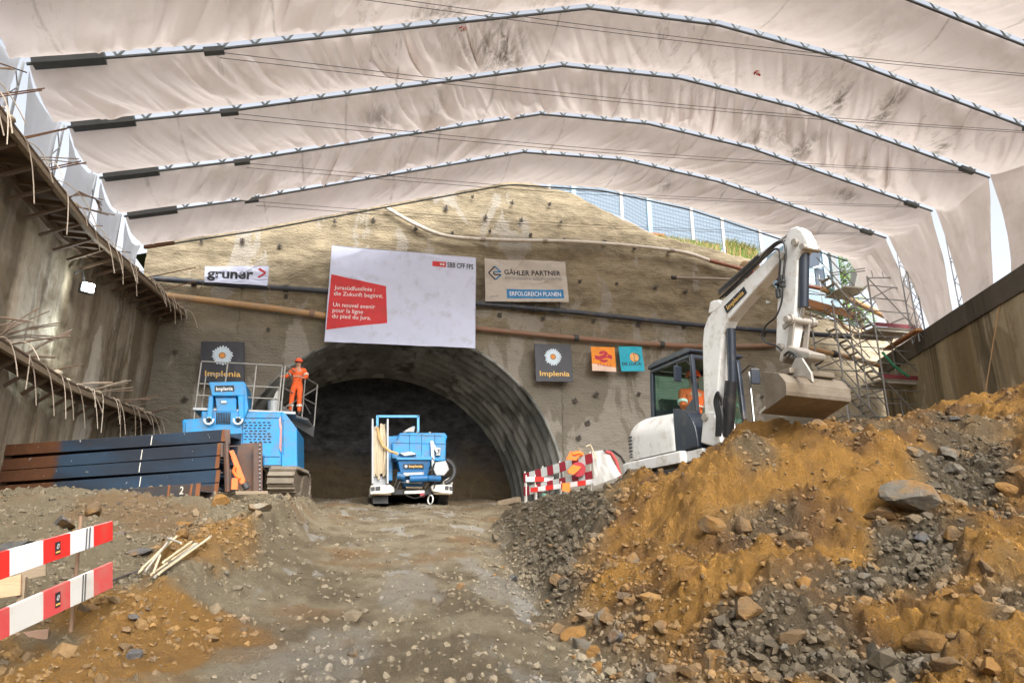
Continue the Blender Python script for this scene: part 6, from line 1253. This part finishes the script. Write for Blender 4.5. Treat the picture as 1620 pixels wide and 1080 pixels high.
# ------------------------------------------------------------------ barriers and gear right of the tunnel
DR = plain('dark red field', (.28, .015, .03), .5); CW = plain('reflective white field', (.52, .56, .54), .4); ORV = plain('bright orange fabric', (.95, .17, .01), .6, 0, .1, 6); BW = plain('bright white field', (.80, .80, .80), .5); BR_ = plain('bright red field', (.75, .04, .03), .5); POST = plain('white barrier post', (.62, .60, .56), .5, .2, .1, 6)
def striped(label, A, B, Ytop, h_, n, cols, posts):
    r = thing('striped_barrier', label, 'barrier', A, None); A, B = Vector(A), Vector(B)
    for i in range(n):
        a, b = A.lerp(B, i / n), A.lerp(B, (i + .985) / n); m = MB(); m.bar(a, b, .03, h_); m.build('red_field' if i % 2 == 0 else 'white_field', cols[i % 2], r)
    m = MB()
    for f_ in posts: p = A.lerp(B, f_) + Vector((0, .04, 0)); m.cyl((p.x, p.y, gz(p.x, p.y) - .1), (p.x, p.y, p.z + h_ / 2 + .06), .02, n=7)
    m.build('posts', POST, r)
a0, b0 = at(829, 756, 20.5), at(937, 724, 18.2)
striped('upper board of the checkered barrier beside the tunnel mouth', a0, b0, 0, .26, 11, (DR, CW), (.02, .30, .55, .98))
a1, b1 = at(829, 777, 20.5), at(937, 752, 18.2)
striped('lower board of the checkered barrier beside the tunnel mouth', a1, b1, 0, .26, 11, (DR, CW), (.05, .18))
striped('bright red and white board in front of the checkered barrier, upper one', at(832, 758, 20.2), at(876, 757, 19.6), 0, .14, 3, (BW, BR_), (.02, .35, .8))
striped('bright red and white board lying low in front of the checkered barrier', at(840, 775, 20.0), at(941, 761, 17.9), 0, .13, 8, (BR_, BW), (.1, .5))
sg = thing('folding_sign', 'orange fabric folding warning sign tied on the checkered barrier', 'sign', at(905, 745, 18.4))
m = MB(); m.prism([at(*q, 18.45) for q in ((896, 726), (903, 713), (907, 724), (920, 717), (912, 728))], (0, .05, 0)); m.tube([at(905, 718, 18.5), at(915, 716, 18.5), at(922, 719, 18.5)], .06, 7)
m.build('upper_flap', ORV, sg); m = MB(); m.prism([at(*q, 18.35) for q in ((898, 744), (906, 735), (912, 736), (920, 738), (914, 745), (908, 750), (900, 748))], (0, .06, 0)); m.build('lower_flap', ORV, sg); m = MB(); m.prism([at(*q, 18.5) for q in ((890, 764), (902, 763), (902, 778), (889, 776))], (0, .06, 0)); m.build('lower_flap', ORV, sg)
m = MB(); m.cyl(at(915, 742, 18.4), at(915, 742, 18.9), .2, n=14); o = m.build('hose_reel', plain('dark red reel', (.38, .03, .04), .5)); tag(o, 'round dark red reel beside the orange folding sign', 'reel')
m = MB(); c = at(876, 785, 19.2); m.prism([at(*q, 19.2) for q in ((866, 783), (884, 782), (886, 792), (868, 794))], (0, .4, 0)); o = m.build('crate', plain('dark red crate', (.38, .03, .05), .6), bevel=.03); tag(o, 'dark red crate on the ground under the checkered barrier', 'crate')
m = MB(); m.cyl(at(861, 795, 19.4), at(861, 780, 19.4), .09, .07, 12); o = m.build('canister', plain('green canister', (.10, .22, .16), .5), bevel=.02); tag(o, 'small green canister between the barrier posts', 'canister')
# transparent sheet over a heap of hoses
n = NT('clear plastic sheet'); t_ = n.n('ShaderNodeBsdfTransparent'); d_ = n.bsdf((.62, .62, .60), .25); mx = n.n('ShaderNodeMixShader'); mx.inputs[0].default_value = .62; n.l(t_.outputs[0], mx.inputs[1]); n.l(d_.outputs[0], mx.inputs[2]); n.l(mx.outputs[0], n.out.inputs[0]); M_PLAST = n.m
U, Vv = np.meshgrid(np.linspace(0, 1, 30), np.linspace(0, 1, 24), indexing='ij'); tl, tr_, br_, bl_ = [np.array(at(*q)) for q in ((936, 714, 18.4), (962, 711, 18.2), (982, 752, 17.2), (940, 768, 17.6))]
P_ = ((bl_ * (1 - U[..., None]) + br_ * U[..., None]) * (1 - Vv[..., None]) + (tl * (1 - U[..., None]) + tr_ * U[..., None]) * Vv[..., None]); P_[..., 1] -= .35 * np.sin(math.pi * U) * (1 - Vv) + .12 * fbm(U * 5, Vv * 3, 301, 3)
o = np_mesh('plastic_sheet', P_.reshape(-1, 3), gridfaces(30, 24), M_PLAST); tag(o, 'clear plastic sheet draped over gear right of the checkered barrier', 'sheet')
for lab, pts, r_, mt in (('red hose arching over the ground right of the plastic sheet', [(958, 714), (966, 716), (974, 728), (979, 745), (983, 762)], .05, plain('red hose', (.42, .06, .06), .5)), ('black hose arching right of the red hose', [(955, 712), (970, 713), (982, 722), (990, 735), (996, 748)], .035, HOSE), ('pale yellow strap hanging over the barrier end', [(927, 706), (934, 703), (938, 712), (944, 728), (948, 740)], .02, RODM)):
    m = MB(); m.tube([at(*q, 18.0) for q in pts], r_, 8); o = m.build('hose' if 'hose' in lab else 'strap', mt, smooth=True); tag(o, lab, 'hose' if 'hose' in lab else 'strap')
m = MB()
for i in range(14): a = at(914 + random.uniform(0, 24), 722 + random.uniform(-4, 3), 18.6); m.bar(a, a + Vector((random.uniform(-.3, .3), .2, random.uniform(.0, .28))), .03, .02)
o = m.build('brushwood', M_WOOD); tag(o, 'heap of scrap sticks behind the right end of the checkered barrier', 'scrap wood')
m = MB(); m.bar(at(790, 797, 22), at(822, 790, 21.5), .22, .18); o = m.build('timber_baulk', M_WOOD, bevel=.02); tag(o, 'timber baulk on the ground inside the right foot of the tunnel', 'timber')

# ------------------------------------------------------------------ scaffold stair tower
SC = thing('scaffold_tower', 'steel scaffold stair tower in the right corner of the pit', 'scaffold', (19.4, 22.6, 1.4))
TUBE = plain('scaffold tube', (.27, .265, .255), .45, .4, .2, 6); TREAD = plain('stair tread', (.50, .47, .40), .6, .2, .15, 6); TOEB = plain('dark red toe board', (.20, .035, .045), .6)
X0, X1, X2, Ya, Yb = 17.62, 19.35, 21.2, 22.0, 23.35; zg = 1.3
m = MB()
for x, zt_ in ((X0, 9.35), (X1, 10.5), (X2, 10.95)):
    for y in (Ya, Yb): m.cyl((x, y, zg), (x, y, zt_), .032, n=7)
m.cyl(((X0 + X1) / 2 + .1, Ya, 5.2), ((X0 + X1) / 2 + .1, Ya, 9.6), .024, n=7); m.build('standard', TUBE, SC)
m = MB(); z = zg + .5; i = 0
while z < 10.6:
    m.tube([(X1, Ya, z), (X2, Ya, z)], .022, 6)
    if i % 2 == 0: m.tube([(X0, Yb, z), (X2, Yb, z)], .022, 6); m.tube([(X2, Ya, z), (X2, Yb, z)], .022, 6); m.tube([(X1, Ya, z), (X1, Yb, z)], .022, 6)
    if i % 2 == 0 and z < 9.3: m.tube([(X0, Ya, z), (X1, Ya, z)], .022, 6); m.tube([(X0, Ya, z), (X0, Yb, z)], .022, 6)
    z += .52; i += 1
m.tube([(X1, Ya, 10.42), (X2, Ya, 10.62)], .025, 6); m.build('ledger', TUBE, SC)
m = MB()
for z in (2.35, 4.4, 6.4, 8.45): m.tube([(X1, Ya - .03, z + 1.95), (X2, Ya - .03, z)], .024, 6)
m.tube([(X1, Yb, 8.6), (X2, Yb, 10.5)], .022, 6); m.tube([(X1 - .9, Ya + .5, 9.1), (X2, Ya + .02, 10.5)], .022, 6); m.build('diagonal_brace', TUBE, SC)
for z in (2.35, 4.4, 6.4, 8.45):
    m = MB(); m.bb((X1 + .03, Ya + .05, z - .05), (X2 - .03, Yb - .05, z))
    for q in range(3): m.bb((X1 + .05, Ya + .1 + .55 * q, z - .14), (X2 - .05, Ya + .15 + .55 * q, z - .052))
    m.build('platform', TREAD, SC); m = MB(); m.bb((X1 + .02, Ya - .025, z + .0), (X2 - .02, Ya + .01, z + .15)); m.build('toe_board', TOEB, SC)
    for dy in (.15, .62):
        a = Vector((X0 + .05, Ya + dy, z + 2.0)); b = Vector((X1 + .1, Ya + dy, z)); m = MB(); m.bar(a, b, .03, .07); m.build('stair_stringer', TUBE, SC); m = MB()
        m.tube([a + Vector((0, 0, .95)), b + Vector((0, 0, .95))], .02, 6); m.build('stair_rail', TUBE, SC)
    for i in range(9): f_ = (i + .5) / 9; m = MB(); xx_ = X0 + .05 + (X1 - X0 + .05) * f_; m.bb((xx_ - .09, Ya + .17, z + 2.0 * (1 - f_) - .01), (xx_ + .09, Ya + .60, z + 2.0 * (1 - f_) + .02)); m.build('tread', TREAD, SC)
m = MB(); m.bb((X0 + .75, Ya + .1, 10.0), (X1 - .05, Yb, 10.05)); m.build('head_platform', TREAD, SC)
m = MB()
for z in (10.45, 10.55): m.tube([(X0 - .1, Ya + .05, z - .1), (X1, Ya + .05, z + .3)], .02, 6)
for i in range(4): m.cyl((X1 + .25 + .5 * i, Ya, 10.45), (X1 + .25 + .5 * i, Ya, 10.75), .02, n=6)
m.build('guard_rail', TUBE, SC)
m = MB(); m.tube([(X1 + .1, Ya - .05, 7.4), (X1 + .5, Ya - .06, 6.9), (X1 + 1.1, Ya - .05, 6.5)], .05, 7); o = m.build('green_strap', plain('green strap', (.04, .25, .13), .6)); tag(o, 'green strap slung through the middle of the scaffold tower', 'strap')
for i in range(2): m = MB(); m.bar(at(1352 + 5 * i, 492, 22.9), at(1366 + 5 * i, 530, 22.9), .03, .05); o = m.build('leaning_board', M_PLY, bevel=.004); tag(o, 'tan board leaning inside the upper flight of the scaffold stair', 'board', 'boards leaning in the scaffold')

# ------------------------------------------------------------------ on top of the headwall
n = NT('blue netting'); t_ = n.n('ShaderNodeBsdfTransparent'); d_ = n.n('ShaderNodeBsdfTranslucent'); d_.inputs[0].default_value = (.36, .46, .55, 1); e_ = n.n('ShaderNodeBsdfDiffuse'); e_.inputs[0].default_value = (.36, .46, .55, 1); m1 = n.n('ShaderNodeMixShader'); n.l(d_.outputs[0], m1.inputs[1]); n.l(e_.outputs[0], m1.inputs[2]); mx = n.n('ShaderNodeMixShader'); mx.inputs[0].default_value = .72; n.l(t_.outputs[0], mx.inputs[1]); n.l(m1.outputs[0], mx.inputs[2]); n.l(mx.outputs[0], n.out.inputs[0]); M_NET = n.m
M_FPOST = plain('pale blue fence post', (.28, .46, .60), .5, .1, .1, 5); M_FPOST2 = plain('white fence post', (.70, .70, .68), .5); M_WIRE = plain('fence wire', (.13, .19, .27), .5, .3, .2, 5)
FN = thing('site_fence', 'blue netted mesh fence along the sloping top of the headwall', 'fence', at(1030, 360, 26.4))
px_ = [(868, 296), (907, 318), (983, 342), (1028, 367), (1096, 384), (1145, 396), (1205, 410)]; YF = 26.4; posts = [at(x, y, YF) for x, y in px_]
for i in range(6):
    a, b = posts[i], posts[i + 1]; m = MB(); up = Vector((0, 0, 1.75)); m.add([a, b, b + up, a + up], [(0, 1, 2, 3)]); m.build('net_panel', M_NET, FN)
    m = MB()
    for z in np.linspace(.05, 1.75, 10): m.tube([a + Vector((0, -.03, z)), b + Vector((0, -.03, z))], .010, 4)
    L = (b - a).length; k_ = int(L / .14)
    for j in range(k_): q = a.lerp(b, j / k_) + Vector((0, -.035, 0)); m.tube([q, q + up], .006, 4)
    m.build('mesh_wires', M_WIRE, FN)
for i, p in enumerate(posts): m = MB(); m.bar(p + Vector((0, -.08, -.4)), p + Vector((0, -.08, 1.8)), .2 if i in (1, 3) else .12, .06, (0, 1, 0)); m.build('post', M_FPOST if i in (1, 3) else M_FPOST2, FN)
m = MB(); c = at(1038, 376, 25.9)
m.box(c, (.75, .2, .35)); o = m.build('rust_block', plain('terracotta block', (.42, .17, .09), .8, 0, .2, 4)); tag(o, 'terracotta coloured block on the wall top at the fence foot', 'block')
GR = plain('fresh grass', (.13, .24, .03), .6, 0, .4, 5); GD = plain('dry grass', (.36, .27, .10), .7, 0, .3, 5)
def tuftgrass(label, px0, px1, n_, hgt, mats, Y=25.6):
    for mi, mt in enumerate(mats):
        m = MB()
        for i in range(n_ // len(mats)):
            f_ = random.random(); c = at(px0[0] + (px1[0] - px0[0]) * f_, px0[1] + (px1[1] - px0[1]) * f_ + random.uniform(-2, 4), Y + random.uniform(-.35, .35)); h_ = hgt * random.uniform(.5, 1.2); dx, dy = random.uniform(-.5, .5) * h_, random.uniform(-.6, .2) * h_; w_ = random.uniform(.006, .016)
            m.add([c - Vector((w_, 0, .05)), c + Vector((w_, 0, -.05)), c + Vector((dx * .4 + w_, dy * .4, h_ * .6)), c + Vector((dx, dy, h_ * (.75 + .25 * random.random()))), c + Vector((dx * .4 - w_, dy * .4, h_ * .6))], [(0, 1, 2, 3, 4)])
        o = m.build('grass', mt); tag(o, label + (' (green blades)' if mi == 0 else ' (dry blades)'), 'grass', kind='stuff')
tuftgrass('grass fringe along the top of the headwall below the fence', (1024, 381), (1140, 398), 1500, .38, (GD, GR)); tuftgrass('tall green grass on the corner of the headwall top', (1150, 398), (1196, 412), 1500, .6, (GR, GD))
V, Fc = rock_shape(4, 333, 10, .02); V = V * (.95, .7, .75); nz = fbm(V[:, 0] * 2.2 + 5, V[:, 2] * 3.5 + V[:, 1], 311, 4); V = V * (1 + .3 * nz[:, None]); c = at(1178, 432, 25.25); o = np_mesh('outcrop', V + np.array(c), Fc, RM['brown'], origin=None); tag(o, 'earthy rock lump bulging from the top corner of the headwall', 'rock')
BL = thing('site_building', 'grey blue building with dark window behind the fence on the right', 'building', at(1295, 480, 31)); yb = 31
m = MB(); ppx(m, [(1262, 372), (1322, 372), (1334, 486), (1262, 486)], yb, 3); m.build('wall', plain('grey blue wall', (.22, .30, .36), .6, 0, .12, 2), BL)
m = MB(); ppx(m, [(1289, 424), (1304, 426), (1307, 453), (1292, 452)], yb - .06, .05); ppx(m, [(1272, 376), (1302, 380), (1296, 420), (1272, 424)], yb - .06, .05); m.build('window', plain('dark pane', (.05, .07, .10), .15), BL)
m = MB(); ppx(m, [(1298, 380), (1306, 382), (1316, 455), (1308, 455)], yb - .12, .1); ppx(m, [(1277, 426), (1288, 426), (1290, 452), (1277, 452)], yb - .08, .05); m.build('pale_panel', plain('pale blue panel', (.45, .60, .68), .5), BL)
m = MB(); m.cyl(at(1286, 424, yb - .3), at(1302, 420, yb - .3), .06, n=8); m.build('tube_lamp', LAMPW, BL)
m = MB(); ppx(m, [(1312, 384), (1320, 386), (1332, 470), (1322, 470)], yb - .2, .15); m.build('corner_post', plain('grey post', (.22, .24, .25), .6), BL)
m = MB(); a, b = at(1262, 455, 25.2), at(1345, 476, 25.0)
for z in (0, .35, .7): m.tube([a + Vector((0, 0, z)), b + Vector((0, 0, z))], .018, 6)
for f_ in (.1, .45, .8): q = a.lerp(b, f_); m.tube([q + Vector((0, 0, -.5)), q + Vector((0, 0, .9))], .02, 6)
o = m.build('handrail', TUBE); tag(o, 'thin handrail above the planks between excavator arm and scaffold', 'railing')
M_LEAF = [plain('leaf green', (.09, .20, .03), .55, 0, .35, 1.5), plain('light leaf green', (.22, .34, .06), .55, 0, .3, 1.5)]
def tree(label, c, rx, rz, h_, n_):
    r = thing('tree', label, 'tree', c); m = MB(); m.tube([c, c + Vector((.1, 0, h_ * .5)), c + Vector((0, .1, h_))], [.16, .11, .03], 8)
    for i in range(9): a = random.uniform(0, 6.28); z0 = h_ * random.uniform(.3, .9); m.tube([c + Vector((0, 0, z0)), c + Vector((rx * .7 * math.cos(a), rx * .7 * math.sin(a), z0 + rz * .4))], [.05, .012], 6)
    m.build('trunk', M_DWOOD, r); cl_ = [(random.uniform(-1, 1) * rx * .8, random.uniform(-1, 1) * rx * .8, h_ * .75 + random.uniform(-1, 1) * rz * .85, random.uniform(.25, .5) * rx) for _ in range(34)]
    for mt in M_LEAF:
        m = MB()
        for i in range(n_):
            q = random.choice(cl_); d = Vector((random.gauss(0, 1), random.gauss(0, 1), random.gauss(0, 1))).normalized() * q[3] * random.random() ** .4; p = c + Vector(q[:3]) + d; u = Vector((random.gauss(0, 1), random.gauss(0, 1), random.gauss(0, .6))).normalized(); v = u.orthogonal().normalized(); s_ = random.uniform(.06, .13)
            m.add([p - u * s_, p + v * s_ * .5, p + u * s_, p - v * s_ * .5], [(0, 1, 2, 3)])
        m.build('crown', mt, r)
tree('leafy tree beyond the wall between the grey building and the scaffold', at(1330, 520, 33) - Vector((0, 0, 1)), 1.7, 2.4, 4.6, 2600)
m = MB(); ppx(m, [(1352, 452), (1358, 426), (1368, 424), (1374, 430), (1366, 462), (1350, 466)], 27, .5); o = m.build('hoarding', plain('grey hoarding', (.20, .19, .17), .8, 0, .2, 4), bevel=.02); tag(o, 'weathered grey boarded panel leaning behind the scaffold head', 'panel')
m = MB(); ppx(m, [(1208, 462), (1232, 458), (1233, 476), (1212, 480)], 25.0, .5); o = m.build('pale_box', plain('pale box', (.55, .60, .60), .5), bevel=.03); tag(o, 'pale box on the wall edge seen just left of the excavator arm', 'box')
m = MB(); m.tube([onX(1585, 460, 19.1) , onX(1575, 520, 18.9), onX(1562, 600, 18.7), onX(1556, 650, 18.6)], .02, 6); o = m.build('rope', P_TAN); tag(o, 'tan rope hanging down the right retaining wall', 'rope')
